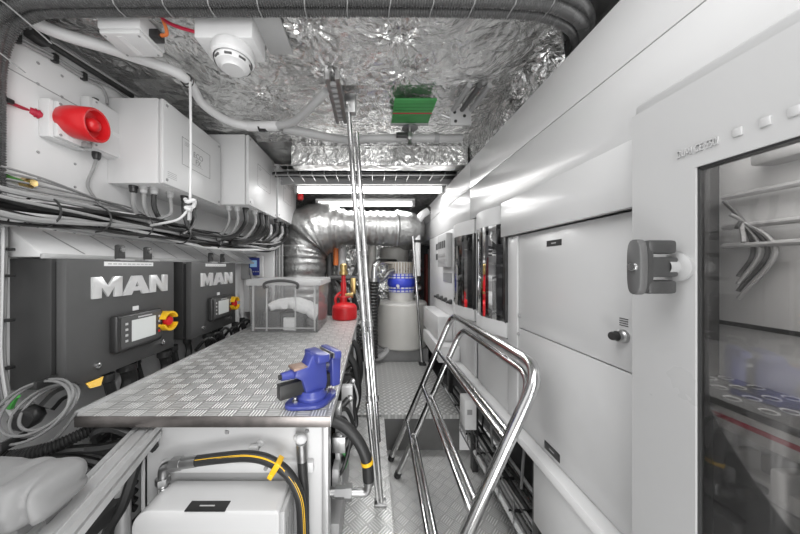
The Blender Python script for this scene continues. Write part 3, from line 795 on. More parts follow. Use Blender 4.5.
for (x, y, m, r), (qx, qy, qz) in zip(
    ((-1.0, 1.86, 'cgrey', .010), (-.95, 1.88, 'cgrey', .011), (-.91, 1.92, 'cblack', .017), (-.88, 2.0, 'cgrey', .010), (-.87, 2.1, 'cblack', .020), (-.87, 2.2, 'cblack', .016), (-.88, 2.45, 'cblack', .018), (-.88, 2.6, 'cgrey', .014), (-.88, 2.75, 'cblack', .02), (-.92, 2.3, 'cwhite', .012), (-.95, 2.5, 'cwhite', .012)),
    ((-1.05, 1.75, 0.21), (-1.02, 1.75, 0.20), (-1.0, 1.65, 0.19), (-1.03, 1.85, 0.19), (-1.0, 1.8, 0.18), (-.98, 1.95, 0.20), (-1.0, 2.1, 0.20), (-1.02, 2.2, 0.19), (-.98, 2.3, 0.20), (-1.0, 2.05, 0.20), (-1.0, 2.2, 0.20))):
    drop((x, y, .40), (qx, qy, qz), m, r)

# main bundle
t = thing('cable_bundle', 'thick bundle of tied grey and black cables along left wall under enclosures', 'cable')
base = [V(p) for p in ((-1.22, .55, .235), (-1.21, .70, .22), (-1.20, .86, .205), (-1.19, 1.02, .21), (-1.175, 1.2, .212), (-1.15, 1.4, .208), (-1.11, 1.65, .19), (-1.06, 1.9, .185), (-1.01, 2.15, .19), (-.98, 2.4, .20), (-.97, 2.6, .25))]
MB().tube(catmull(base, 6), .030, 10).build('trunk_sleeve', 'cblack', t)
for k in range(16):
    m = ('cgrey', 'cblack', 'cblack', 'mid', 'cblack', 'cwhite', 'cblack', 'cgrey')[k % 8]
    a0 = 2*PI*k/16; r = (.006, .009, .008, .010)[k % 4]
    pts = []
    for i, p in enumerate(base):
        a1 = a0+.3*math.sin(i*.9+k); rad = .033+.017*math.sin(k*2.1+i*.8)
        pts.append(p+V((.03+math.cos(a1)*rad, 0, math.sin(a1)*rad*1.15-.01)))
    MB().cable(pts, r).build('cable', m, t)
for k in range(6):   # thin wires running a little above
    pts = [V((-1.262+.004*k, .6+.2*i, .29-.008*i+.010*k+.012*math.sin(i*1.7+k))) for i in range(5)]+[V((-1.2, 1.55, .22)), V((-1.12, 1.75, .19))]
    MB().cable(pts, .0042).build('thin_wire', 'mid' if k % 2 else 'cgrey', t)
for i in (2, 3, 4, 5, 6, 7):
    p = (base[i]+base[i-1])/2+V((.03, 0, -.01))
    MB().tube([p+V((math.cos(a)*.058, .01*math.cos(a), math.sin(a)*.056)) for a in [2*PI*q/16 for q in range(16)]], .0035, 6, closed=True).build('cable_tie', 'cblack', t)
t = thing('white_sleeve', 'thick white wrapped cable sleeve below the left wall bundle', 'cable')
wb = [V(p) for p in ((-1.245, .80, -.05), (-1.245, .82, .08), (-1.235, .86, .15), (-1.22, .94, .172), (-1.21, 1.04, .165), (-1.2, 1.18, .16), (-1.19, 1.36, .16), (-1.18, 1.6, .162), (-1.16, 1.9, .16))]
MB().tube(catmull(wb, 8), .026, 12).build('sleeve', 'cwhite', t)
MB().tube([p+V((.02, 0, -.022)) for p in catmull(wb, 8)], .006, 6).build('side_wire', 'cgrey', t)
for i in range(3, 8):
    for f in (.2, .7):
        p = wb[i]*(1-f)+wb[i-1]*f
        MB().tube([p+V((math.cos(a)*.025, 0, math.sin(a)*.025)) for a in [2*PI*q/12 for q in range(12)]], .003, 5, closed=True).build('cable_tie', 'cblack', t)
# left vertical runs
t = thing('vertical_cable_run', 'grey and white cables clipped vertically at the far left edge', 'cable')
for k in range(5):
    x = -1.245+.012*k
    MB().cable([(x, .90-.016*k, .25-.02*k), (x+.006, .90-.018*k, .1), (x-.004, .905-.018*k, -.1), (x, .90-.018*k, -.3), (x+.02, .90-.018*k, -.45)], .0085 if k % 2 else .007).build('cable', ('cgrey', 'cwhite', 'cgrey', 'mid', 'cgrey')[k], t)
for z in (.06, -.03, -.18, -.34): MB().box(-1.262, -1.215, .892, .91, z-.005, z+.005, .002).build('cable_clip', 'cblack', t)
t = thing('earth_stud', 'brass earth stud with green wire on the left wall', 'stud')
p = aX(27, 183, -1.27)
MB().lathe([(.02, -.01), (.02, .012), (.014, .014), (.014, .026), (0, .027)], p, (1, 0, 0), 6).build('nut', 'brass', t)
MB().cable([p+V((.005, -.02, 0)), p+V((0, -.06, .01)), p+V((0, -.09, .05)), p+V((0, -.1, .12))], .007).build('wire', mat('green_wire', (.08, .3, .05), .5), t)

# white sloping shelf above control boxes
t = thing('wall_shelf', 'white sloped metal shelf above the dark control boxes', 'shelf')
MB().prism([(-1.28, .93, .15), (-1.15, .93, .045), (-1.15, .93, .035), (-1.28, .93, .035)], (0, 1.75, 0), .004).build('sloped_plate', 'white', t)
MB().box(-1.16, -1.145, .93, 2.68, .03, .048, .003).build('front_lip', 'grey', t)
b = MB()
for i in range(9):
    y = 1.02+.17*i
    b.prism([(-1.262, y, .1385), (-1.156, y+.05, .0525), (-1.156, y+.056, .0525), (-1.262, y+.006, .1385)], (0, 0, .001))
b.build('seam', 'mid', t)

# ================================================================== CONTROL BOXES
def control_box(label):
    t = thing('engine_control_box', label, 'control box', 'dark engine control boxes')
    y0, y1, z0, z1, X = .941, 1.455, -.435, .03, -1.08
    MB().box(-1.28, -1.132, y0, y1, z0, z1, .003).build('case', 'dkcase', t)
    MB().box(-1.14, -1.11, y0+.012, y1-.012, z0+.012, z1-.012).build('gasket', 'dkside', t)
    lid = MB().box(-1.116, X, y0, y1, z0, z1, .004).build('cover', 'dkgrey', t)
    # raised letters
    h = .085; y = 1.024; zb = -.124
    def put(poly, name):
        MB().prism([(X-.001, y+px*h, zb+py*h) for px, py in poly], (.009, 0, 0), .0008).build(name, 'chromeletter', t)
    put([(0, 0), (0, 1), (.42, 1), (.725, .55), (1.03, 1), (1.45, 1), (1.45, 0), (1.04, 0), (1.04, .50), (.725, .04), (.41, .50), (.41, 0)], 'letter_m'); y += 1.49*h
    A = [(0, 0), (.52, 1), (.81, 1), (.81, .72), (.68, .42), (.81, .42), (.81, .2), (.57, .2), (.47, 0)]
    b = MB()
    for q_ in (0, 1):
        P = A if not q_ else [(1.62-q[0], q[1]) for q in A][::-1]
        b.prism([(X-.001, y+px*h, zb+py*h) for px, py in P], (.009, 0, 0))
    b.build('letter_a', 'chromeletter', t); y += 1.66*h
    put([(0, 0), (0, 1), (.42, 1), (.88, .48), (.88, 1), (1.28, 1), (1.28, 0), (.87, 0), (.40, .52), (.40, 0)], 'letter_n')
    # display
    dp = MB().box(X-.002, X+.034, 1.092, 1.338, -.36, -.203, .012, 3).build('display', 'blackp', t)
    MB().box(X+.03, X+.037, 1.112, 1.322, -.345, -.214, .004).build('bezel', 'dkgrey', dp)
    MB().box(X+.0365, X+.0378, 1.158, 1.286, -.324, -.232).build('screen', 'screen', dp)
    b = MB(); b.box(X+.0368, X+.0376, 1.19, 1.265, -.226, -.220); b.build('printed_line', 'silver_txt', dp)
    for k in range(4):
        MB().box(X+.036, X+.039, 1.128, 1.140, -.248-.024*k, -.238-.024*k, .001).build('button', 'silver_txt', dp)
        MB().box(X+.036, X+.039, 1.302, 1.312, -.245-.024*k, -.234-.024*k, .001).build('button', ('silver_txt', 'silver_txt', 'yellow', 'red')[k], dp)
    MB().box(X-.001, X+.004, 1.203, 1.23, -.197, -.178).build('tag_plate', 'paper', t)
    MB().box(X-.001, X+.0012, 1.075, 1.315, .004, .022).build('sticker_strip', 'paper', t)
    b = MB()
    for k in range(10): b.box(X+.001, X+.0018, 1.09+.022*k, 1.106+.022*k, .011, .0145)
    b.build('printed_line', 'cgrey', t)
    # emergency stop
    c = V((X, 1.352, -.272))
    e = MB().lathe([(.030, .0), (.047, .002), (.049, .006), (.049, .034), (.042, .036), (.038, .024), (.0, .022)], c, (1, 0, 0), 32).build('stop_base', 'yellow', t)
    for a0 in (PI*.5, -PI*.5):
        poly = []
        for r, seq in ((.049, range(11)), (.039, range(10, -1, -1))):
            for i in seq:
                a = a0-1.25+2.5*i/10; poly.append((c.x+.03, c.y+r*math.cos(a), c.z+r*math.sin(a)))
        MB().prism(poly, (.034, 0, 0)).build('guard', 'yellow', e)
    MB().lathe([(.012, .02), (.012, .036), (.023, .037), (.025, .046), (.021, .056), (0, .058)], c, (1, 0, 0), 22).build('stop_button', 'red', e)
    for y, z in ((1.047, -.388), (1.372, -.388)):
        k = MB().lathe([(0, .008), (.008, .010), (.012, .008), (.014, 0), (.014, -.002)], (X, y, z), (1, 0, 0), 18).build('lock', 'chrome', t)
        MB().box(X+.007, X+.011, y-.004, y+.004, z-.0015, z+.0015).build('key_slot', 'ink', k)
    for y in (1.166, 1.31):
        g = MB().box(-1.112, -1.092, y-.02, y+.02, .0, .098, .009).build('mounting_lug', 'dkcase', t)
        MB().lathe([(0, .006), (.010, .006), (.010, 0)], (-1.092, y, .075), (1, 0, 0), 8).build('bolt', 'steel', g)
        MB().box(-1.125, -1.08, y-.02, y+.05, .028, .036, .002).build('lug_foot', 'grey', g)
    return t
cb = control_box('dark grey engine control box with chrome letters, nearer, left of the bench front')
copy_tree(cb, (0, .655, 0), 'dark grey engine control box with chrome letters, farther back beside clear storage box')
t = tag(MB().prism([(-1.075, 1.0, -.437), (-1.075, 1.065, -.437), (-1.06, 1.04, -.462), (-1.06, 1.0, -.455)], (.003, 0, 0)).build('warning_tag', 'yellow'), 'yellow tag under the nearer dark control box', 'tag')

# black hoses between boxes and workbench
t = thing('hose_loom', 'black hoses and elbows dropping behind the workbench from the control boxes', 'hose')
for i, y in enumerate((1.10, 1.22, 1.30, 1.40, 1.50, 1.66, 1.78, 1.9, 2.0, 2.12, 2.3)):
    x = -1.09-.03*(i % 3)
    r = (.018, .03, .016, .026, .02)[i % 5]
    MB().lathe([(r*1.25, 0), (r*1.25, .03), (r, .035)], (x, y, -.44), (0, 0, -1), 10).build('hose_nut', 'blackp', t)
    MB().cable([(x, y, -.46), (x+.005, y+.01, -.52), (x+.02, y-.02*((i % 2)*2-1), -.60), (x+.03, y+.06, -.72), (x+.02, y+.1, -.9)], r).build('hose', 'black', t)
for k in range(4):
    MB().cable([(-1.05+.015*k, .95, -.56-.03*k), (-1.03, 1.3, -.53-.03*k), (-1.04+.01*k, 1.7, -.55-.02*k), (-1.02, 2.1, -.53-.02*k), (-1.03, 2.5, -.5)], .014).build('hose', 'black' if k != 2 else 'cgrey', t)
for k in range(7):
    y = 1.6+.1*k
    MB().cable([(-1.06, y, -.5), (-1.01, y+.02, -.44+.01*(k % 3)), (-.985, y+.06, -.45), (-1.0, y+.1, -.52)], .009).build('hose', 'cblack', t)
t = tag(MB().box(-1.22, -.985, .9, 2.6, -.72, -.68, .004).build('gutter', 'mid'), 'grey metal gutter between left wall and workbench', 'gutter')

# ================================================================== WORKBENCH
BX0, BX1, BY0, BY1, BZ = -.958, -.135, .86, 2.62, -.48
t = thing('workbench', 'workbench with chequered aluminium tread plate top', 'workbench')
MB().box(BX0, BX1, BY0, BY1, BZ-.012, BZ).build('tread_top', 'tread', t)
MB().box(BX0, BX1-.0, BY0-.003, BY0+.004, BZ-.036, BZ-.001, .001).build('front_lip', 'lip', t)
MB().box(BX1-.003, BX1+.002, BY0, BY1, BZ-.036, BZ-.001, .001).build('side_lip', 'alu', t)
MB().box(BX0-.004, BX0+.008, BY0, BY1, BZ-.02, BZ+.014, .001).build('back_rim', 'alu', t)
MB().box(-.79, -.155, .925, .945, FZ, BZ-.036, .003).build('front_panel', 'gloss', t)
MB().box(-.80, -.78, .925, 2.55, FZ, BZ-.036).build('side_panel', 'white', t)
MB().box(-.172, -.150, .915, .975, FZ, BZ-.036, .003).build('corner_post', 'alu', t)
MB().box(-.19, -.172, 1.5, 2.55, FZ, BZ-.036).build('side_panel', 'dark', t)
MB().cyl((-.90, .95, FZ), (-.90, .95, BZ-.012), .022).build('leg', 'blackp', t)
MB().box(-.18, -.15, 2.5, 2.55, PZ, BZ-.012).build('leg', 'alu', t)
for px, py in ((227, 432), (307, 431), (289, 464), (227, 466)):
    p = aY(px, py, .925); MB().lathe([(0, .004), (.006, .004), (.008, 0), (.008, -.002)], p, (0, -1, 0), 10).build('bolt', 'mid', t)
p = aY(258, 444, .925)
g = MB().lathe([(.014, 0), (.013, .006), (.008, .01), (.008, .025)], p+V((.01, 0, .004)), (0, -1, 0), 16).build('clip', 'white', t)
MB().box(p.x-.018, p.x+.012, p.y-.03, p.y-.012, p.z-.008, p.z+.01, .003).build('clip_tongue', 'white', g)
MB().box(-.72, -.20, .905, .928, -.70, -.665, .004).build('cross_bar', 'white', t)
for k in range(2): MB().lathe([(0, .004), (.007, .004), (.007, 0)], (-.66+.3*k, .905, -.683), (0, -1, 0), 8).build('bolt', 'mid', t)

# aluminium profile bar
t = thing('profile_bar', 'slotted aluminium profile bar running from the workbench towards camera', 'bar')
a, b_ = V((-.757, .905, -.556)), V((-.60, .36, -.556))
d = (b_-a); L = d.length
def prof():
    m = MB(); w, h = .036, .026
    P = [(-w, -h), (-.012, -h), (-.012, -h+.008), (-.02, -h+.012), (.02, -h+.012), (.012, -h+.008), (.012, -h), (w, -h),
         (w, -.005), (w-.008, -.005), (w-.008, .005), (w, .005), (w, h),
         (.023, h), (.023, h-.008), (.013, h-.008), (.013, h), (-.013, h), (-.013, h-.008), (-.023, h-.008), (-.023, h),
         (-w, h), (-w, .005), (-w+.008, .005), (-w+.008, -.005), (-w, -.005)]
    return m.prism([(x, 0, z) for x, z in P], (0, L, 0))
rz = math.atan2(d.y, d.x)-PI/2
prof().xf(Matrix.Translation(a) @ Matrix.Rotation(rz, 4, 'Z')).build('extrusion', 'alu', t)
MB().box(-.028, .028, 0, L, -.036, -.027).xf(Matrix.Translation(a) @ Matrix.Rotation(rz, 4, 'Z')).build('slot_strip', 'blackp', t)
t = thing('support_post', 'silver post under the aluminium bar beside the white cover', 'post')
MB().cyl((-.84, .90, FZ), (-.84, .90, -.60), .022).build('tube', 'alu', t)
MB().cyl((-.84, .90, FZ), (-.84, .90, FZ+.03), .04).build('base', 'steel', t)
t = thing('dark_hose', 'looped black hoses hanging under the front corner of the workbench', 'hose')
MB().cable([(-.78, .91, -.58), (-.78, .88, -.66), (-.80, .86, -.76), (-.84, .85, -.84), (-.83, .84, -.92), (-.77, .84, -.93)], .016).build('hose', 'black', t)
MB().cable([(-.80, .93, -.60), (-.81, .9, -.7), (-.86, .88, -.80), (-.9, .87, -.95)], .012).build('hose', 'mid', t)
MB().cable([(-1.2, .86, -.62), (-1.0, .88, -.605), (-.88, .89, -.60), (-.80, .9, -.575), (-.76, .93, -.55)], .015).build('hose', 'black', t)
MB().cable([(-.92, .89, -.575), (-.90, .87, -.54), (-.85, .87, -.525), (-.78, .88, -.56), (-.74, .91, -.62)], .014).build('hose', 'black', t)
for k in range(5): MB().cable([(-1.25, .78+.02*k, -.62-.03*k), (-1.05, .82+.02*k, -.58-.02*k), (-.92, .9, -.62-.04*k), (-.85, .96, -.75-.03*k)], .011).build('hose', 'cblack' if k % 2 else 'black', t)
MB().corr([(-1.25, .74, -.52), (-1.1, .78, -.56), (-1.0, .82, -.56), (-.93, .9, -.54)], .018, .008).build('ribbed_hose', 'black', t)
t = tag(MB().box(-1.28, -.82, .45, .92, -.80, -.76, .004).build('equipment_tray', 'dark'), 'dark equipment tray in the lower left corner under the hoses', 'tray')

# coiled cable and plug
t = thing('coiled_cable', 'coil of grey cable hanging at the left below the dark control box', 'cable')
cc = aY(34, 411, .83)
for k in range(4):
    r = .106-.011*k
    off = V((.006*k-.012, .012*k, .010*math.sin(k*2)))
    MB().tube([cc+off+V((math.cos(a)*r*1.03, math.sin(a)*.05, math.sin(a)*r*.68)) for a in [2*PI*i/48 for i in range(48)]], .0043, 8, closed=True).build('loop', 'coilgrey', t)
MB().cable([cc+V((.1, .03, -.02)), cc+V((.06, 0, -.09)), cc+V((-.04, 0, -.12)), cc+V((-.16, .02, -.16))], .0045).build('tail', 'coilgrey', t)
for a in (4.6, 1.9): 
    p = cc+V((math.cos(a)*.1, math.sin(a)*.05+.01, math.sin(a)*.07)); MB().box(p.x-.006, p.x+.006, p.y-.03, p.y+.03, p.z-.014, p.z+.014, .003).build('cable_tie', 'cblack', t)
t = thing('cable_plug', 'black angled connector plug inside the grey cable coil', 'plug')
c = aY(43, 408, .90)
MB().lathe([(0, 0), (.03, 0), (.036, .01), (.036, .05), (.028, .06), (0, .06)], c+V((-.03, 0, -.02)), (.35, -.75, .1), 8).build('plug_body', 'blackp', t)
MB().cable([c+V((.01, .0, .0)), c+V((.02, .03, .03)), c+V((.05, .06, .04))], .024).build('elbow', 'black', t)
t = thing('striped_cable', 'short white cable with a green end in the lower left', 'cable')
MB().cable([aY(5, 398, .92), aY(12, 412, .92), aY(22, 424, .9)], .010).build('cable', 'cwhite', t)
MB().cable([aY(10, 408, .91), aY(14, 400, .91), aY(17, 396, .91)], .009).build('tip', mat('green_sleeve', (.1, .5, .1), .5), t)

# grey vinyl bag
def bag():
    bm = bmesh.new(); bmesh.ops.create_uvsphere(bm, u_segments=96, v_segments=80, radius=1)
    for v in bm.verts:
        c = v.co.copy()
        p = V([math.copysign(abs(k)**.42, k) for k in c])
        q = V((p.x*.19, p.y*.075, p.z*.12))
        zc = q.z-.02-.22*(q.x-.1)-.012*math.sin(q.x*22)       # fold line climbing to the right
        m = 1-.16*math.exp(-(zc/.011)**2)
        if zc < 0: m -= 2.6*abs(zc)
        m -= .10*math.exp(-((zc+.05-.3*(q.x-.1))/.01)**2)
        n1 = noise.noise(q*9+V((3, 1, 2)))*.012+abs(noise.noise(V((q.x*10, q.y*10, q.z*26))))*.014
        v.co = V((q.x*m, q.y*m, q.z))+c.normalized()*n1
        fr = max(0, min(1, (.35-c.y)/.5))
        v.co.y += fr*(.034*math.exp(-(zc/.011)**2)+(.022 if zc < 0 else 0)+.018*math.exp(-((zc+.06-.35*(q.x-.1))/.008)**2)+.02*math.exp(-((q.x-.172+.25*abs(zc))/.008)**2))
        v.co.z -= .010*math.exp(-((q.x-.10-.6*c.y*.07)/.012)**2)*(1 if c.z > .6 else 0)
    m = MB(); m.bm.free(); m.bm = bm
    return m
bg = bag().xf(Matrix.Translation((-.842, .55, -.548)) @ Matrix.Rotation(.10, 4, 'Z')).build('vinyl_bag', 'cloth', ang=80)
tag(bg, 'light grey creased vinyl bag in the bottom left corner', 'bag')
t = tag(MB().ball((-.60, .56, -.66), .05, .05, .035, 18).build('rag', 'whitecloth'), 'crumpled white rag tucked under the aluminium bar', 'rag')
for v in t.data.vertices: v.co += V((noise.noise(v.co*30), noise.noise(v.co*30+V((5, 5, 5))), noise.noise(v.co*30+V((9, 1, 3)))))*.014

# ================================================================== WHITE UNIT UNDER BENCH (front)
t = thing('pump_cover', 'white rounded pump cover in front of the workbench panel', 'cover')
def rounded(y0, y1, x0, x1, zt, zb, r):
    P = []
    for i in range(9):
        a = PI-(PI/2)*i/8; P.append((x0+r+r*math.cos(a), zt-r+r*math.sin(a)))
    P += [(x1-.012, zt), (x1-.003, zt-.004), (x1, zt-.014), (x1, zb), (x0, zb)]
    return [(x, y0, z) for x, z in P]
bmx = MB().prism(rounded(.79, .9, -.715, -.275, -.722, -1.30, .06), (0, .115, 0), .007)
bmx.build('shell', 'gloss', t)
MB().box(-.276, -.262, .80, .895, -1.28, -.735, .004).build('side_vent_panel', 'grey', t)
for k in range(5): MB().box(-.2625, -.2605,   .81+.016*k, .818+.016*k, -.93, -.78).build('vent', 'mid', t)
lp = MB().box(-.555, -.435, .788, .822, -.7235, -.7205).build('label_plate', 'darklabel', t)
MB().box(-.52, -.475, .803, .807, -.7206, -.7198).build('printed_line', 'silver_txt', lp)

# hoses on the front
t = thing('hydraulic_hose', 'black hose with yellow stripe arching over the white pump cover', 'hose')
hp = [aY(196, 461, .875), aY(220, 458, .87), aY(248, 456, .865), aY(270, 461, .86), aY(288, 474, .855), aY(299, 495, .85), aY(302, 520, .85), aY(302, 560, .85)]
C = catmull(hp, 8)
MB().tube(C, .0165, 14).build('hose_body', 'black', t)
MB().tube([p+V((.006, -.0135, .0085)) if i < 30 else p+V((.012, -.0115, .001)) for i, p in enumerate(C)], .0013, 6).build('yellow_stripe', 'yellow', t)
MB().tube([p+V((.004, -.0125, .0112)) if i < 30 else p+V((.008, -.0145, .001)) for i, p in enumerate(C)], .001, 6).build('yellow_stripe', 'yellow', t)
p = aY(277, 465, .857)
m_ = Matrix.Translation(p) @ Matrix.Rotation(math.radians(32), 4, 'Y')
MB().box(-.009, .009, -.020, .019, -.022, .020, .002).xf(m_).build('yellow_clip', 'yellow', t)
MB().box(-.008, .008, -.024, -.012, -.034, -.018, .002).xf(m_).build('clip_tail', 'yellow', t)
MB().tube([aY(180, 463.5, .878), aY(197, 461, .875)], .0175, 16).build('ferrule', 'steel', t)
b = MB().tube([aY(172, 464.5, .88), aY(182, 463, .878)], .021, 6); b.build('hex_nut', 'steel', t)
MB().tube(fillet([aY(176, 464, .88), aY(163, 466, .88), aY(163, 487, .88)], .02), .014, 12).build('elbow', 'steel', t)
MB().tube([aY(163, 477, .88), aY(163, 483, .88)], .022, 6).build('hex_nut', 'steel', t)
MB().corr([aY(163, 483, .88), aY(163, 500, .88)], .014, .008).build('threaded_neck', 'steel', t)
t = thing('vertical_hose', 'black vertical hose with silver ferrule at right of the workbench panel', 'hose')
MB().tube([aY(302, 458, .89), aY(304, 490, .885), aY(305, 560, .88)], .016, 14).build('hose_body', 'black', t)
MB().tube([aY(301.5, 443, .89), aY(302.3, 460, .89)], .0185, 16).build('ferrule', 'steel', t)
MB().ball(aY(301, 439, .892), .020, .016, .018).build('wrapped_elbow', 'white', t)
MB().ball(aY(297, 437, .90), .012, .016, .012).build('wrapped_end', 'white', t)

# right flank of the bench: fittings
t = thing('elbow_hose', 'thick black hose with a yellow ring and steel elbow beside the workbench', 'hose')
hp = [aY(322, 419, .99), aY(334, 421, .985), aY(348, 429, .975), aY(360, 444, .965), aY(367, 462, .96), aY(368.5, 480, .96)]
MB().tube(catmull(hp, 8), .0205, 14).build('hose_body', 'black', t)
c = catmull(hp, 8); i = 32; d = (c[i+1]-c[i-1]).normalized()
MB().cyl(c[i]-d*.006, c[i]+d*.006, .0225).build('yellow_ring', 'yellow', t)
MB().tube([aY(368.3, 474, .96), aY(368.7, 484, .96)], .019, 14).build('ferrule', 'steel', t)
MB().tube(fillet([aY(368.7, 483, .96), aY(367, 492.5, .96), aY(350, 492.5, .96)], .03), .014, 12).build('elbow', 'steel', t)
MB().tube([aY(345, 492, .96), aY(352, 492, .96)], .027, 6).build('hex_nut', 'hexm', t)
MB().tube([aY(335, 492, .96), aY(345, 492, .96)], .021, 6).build('hex_nut', 'hexm', t)
MB().tube([aY(322, 492, .96), aY(336, 492, .96)], .016, 12).build('threaded_neck', 'hexm', t)
t = thing('machinery_manifold', 'cluster of brackets, valves and cables along the open side of the workbench', 'machinery')
MB().box(-.145, -.125, 1.05, 1.12, -.9, -.56, .003).build('bracket', 'alu', t)
MB().box(-.15, -.10, 1.0, 1.03, -.70, -.64, .003).build('bracket', 'steel', t)
MB().box(-.14, -.09, 1.22, 1.26, -.78, -.55, .003).build('bracket', 'white', t)
MB().box(-.17, -.12, .985, 1.4, -1.08, -.95, .006).build('block', 'mid', t)
MB().box(-.15, -.125, 1.0, 1.06, -.87, -.76, .003).build('terminal_block', 'grey', t)
for k in range(5): MB().lathe([(0, .003), (.004, .003), (.004, 0)], (-.125, 1.01+.01*k, -.78-.016*k), (1, 0, 0), 8).build('screw', 'mid', t)
for k, (m, r) in enumerate((('cblack', .007), ('cblack', .009), ('cgrey', .006), ('cblack', .011), ('cblack', .008), ('cwhite', .005), ('cblack', .009), ('black', .013), ('black', .014))):
    y = 1.03+.07*k
    MB().cable([(-.15, y, -.58-.02*(k % 3)), (-.105, y+.02, -.60), (-.085+.01*(k % 2), y+.03, -.68-.02*(k % 4)), (-.11, y-.01, -.77), (-.15, y+.02, -.84)], r).build('cable', m, t)
for k in range(2):
    y = 1.1+.17*k
    MB().cyl((-.15, y, -.60), (-.10, y+.03, -.56), .012, .014, 12).build('valve_stem', 'blackp', t)
    MB().lathe([(.012, 0), (.014, .006), (.014, .014), (.008, .018), (0, .018)], (-.10, y+.03, -.56), (.8, .3, .3), 10).build('valve_cap', 'steel', t)
MB().cable([(-.13, 1.06, -.72), (-.10, 1.05, -.75), (-.11, 1.06, -.80)], .006).build('green_wire', mat('green_wire_b', (.05, .3, .08), .5), t)
for k in range(2):
    MB().cable([(-.13, 1.5+.3*k, -.50), (-.095, 1.48+.3*k, -.55), (-.075, 1.46+.3*k, -.68), (-.10, 1.5+.3*k, -.82), (-.13, 1.55+.3*k, -.9)], .019).build('hose', 'black', t)

# ================================================================== VISE
t = thing('bench_vise', 'blue bench vise bolted at the front right corner of the workbench', 'vise')
vm = Matrix.Translation((-.216, .955, BZ)) @ Matrix.Rotation(math.radians(38), 4, 'Z') @ Matrix.Scale(.93, 4)
def vb(m, name, mt, parent=None): return m.xf(vm).build(name, mt, parent or t)
def sil(poly, y0, y1, b=.004): return MB().prism([(x, y0, z) for x, z in poly], (0, y1-y0, 0), b)
# base plate with ears
P = []
for i in range(32):
    a = 2*PI*i/32; r = .080+.024*abs(math.cos(a*1.0))**6+.014*abs(math.sin(a))**8
    P.append((math.cos(a)*r, math.sin(a)*r*.8, 0.001))
vb(MB().prism(P, (0, 0, .016), .004), 'base_plate', 'blue')
vb(MB().lathe([(.056, .014), (.058, .03), (.052, .036), (.048, .052), (0, .054)], (0, 0, 0)), 'swivel', 'blue')
for x in (-.066, .066): vb(MB().lathe([(.012, 0), (.012, .008), (.006, .01), (.006, .018), (0, .018)], (x, 0, .016), n=6), 'bolt', 'steel')
# fixed body
vb(sil([(-.035, .045), (.045, .045), (.052, .075), (.048, .13), (.045, .185), (-.012, .185), (-.03, .148), (-.072, .142), (-.08, .12), (-.05, .10)], -.032, .032, .006), 'fixed_body', 'blue')
vb(MB().box(-.082, -.018, -.03, .03, .140, .150, .004), 'anvil', 'copper')
vb(MB().box(-.004, .046, -.062, .062, .158, .188, .006), 'fixed_jaw', 'blue')
vb(MB().cyl((-.118, .0, .122), (-.07, 0, .122), .014, .018), 'screw_boss', 'blue')
vb(MB().cyl((-.126, .0, .122), (-.116, 0, .122), .009), 'screw_end', 'blackp')
# slide
vb(MB().box(-.128, .085, -.017, .017, .044, .096, .003), 'slide_bar', 'dkside')
vb(MB().cyl((.04, 0, .125), (.08, 0, .125), .011), 'screw_rod', 'steel')
vb(sil([(.072, .045), (.108, .045), (.112, .15), (.104, .188), (.076, .188), (.070, .15)], -.034, .034, .006), 'moving_jaw', 'blue')
vb(MB().box(.068, .098, -.062, .062, .160, .19, .006), 'moving_jaw_head', 'blue')
for x in (.044, .063): vb(MB().box(x, x+.005, -.058, .058, .166, .186, .001), 'jaw_plate', 'steel')

# ================================================================== CLEAR STORAGE BOX
t = thing('storage_box', 'clear plastic storage box with dark grey handle on the workbench', 'storage box')
x0, x1, y0, y1, z0, z1 = -.90, -.385, 1.945, 2.38, BZ+.002, -.105
w = .004; ins = .03
def wall(a, b, c, d, th): pass
b = MB()
def tap(x, y, z): # slight taper toward the bottom
    k = (z-z0)/(z1-z0); f = .955+.045*k
    return V(((x0+x1)/2+(x-(x0+x1)/2)*f, (y0+y1)/2+(y-(y0+y1)/2)*f, z))
def pan(P, vec): b.prism([tap(*p) for p in P], vec)
pan([(x0, y0, z0), (x1, y0, z0), (x1, y0, z1), (x0, y0, z1)], (0, w, 0))
pan([(x0, y1, z0), (x1, y1, z0), (x1, y1, z1), (x0, y1, z1)], (0, -w, 0))
pan([(x0, y0, z0), (x0, y1, z0), (x0, y1, z1), (x0, y0, z1)], (w, 0, 0))
pan([(x1, y0, z0), (x1, y1, z0), (x1, y1, z1), (x1, y0, z1)], (-w, 0, 0))
pan([(x0, y0, z0), (x1, y0, z0), (x1, y1, z0), (x0, y1, z0)], (0, 0, w))
b.build('tub', 'clear', t)
b = MB()
for x in (x0+.13, x0+.34): b.box(x-.005, x+.005, y0+.002, y0+.012, z0+.01, z1-.05)
for x in (x0+.03, x1-.035): b.box(x-.006, x+.006, y0+.004, y0+.014, z0+.01, z1-.03)
b.box(x0+.04, x1-.04, y0+.008, y0+.016, z0+.025, z0+.034)
b.build('rib', 'milky', t)
MB().box(x0-.012, x1+.012, y0-.012, y1+.012, z1-.004, z1+.016, .006).build('lid', 'milky', t)
b = MB().box(x0-.012, x1+.012, y0-.014, y0-.006, z1-.03, z1+.004, .003).box(x1+.006, x1+.014, y0-.012, y1+.012, z1-.03, z1+.004, .003)
b.build('lid_rim', 'milky', t)
hx = -.655
MB().tube(catmull([(hx-.115, y0-.02, -.155), (hx-.122, y0-.028, -.128), (hx-.09, y0-.032, -.108), (hx, y0-.034, -.098), (hx+.09, y0-.032, -.108), (hx+.122, y0-.028, -.128), (hx+.115, y0-.02, -.155)], 6), .0105, 10).build('handle', 'dkgrey', t)
tag(MB().box(-.83, -.70, 2.02, 2.2, BZ+.008, BZ+.14, .008).build('carton', 'dkgrey2'), 'dark grey carton inside clear box, at left', 'carton')
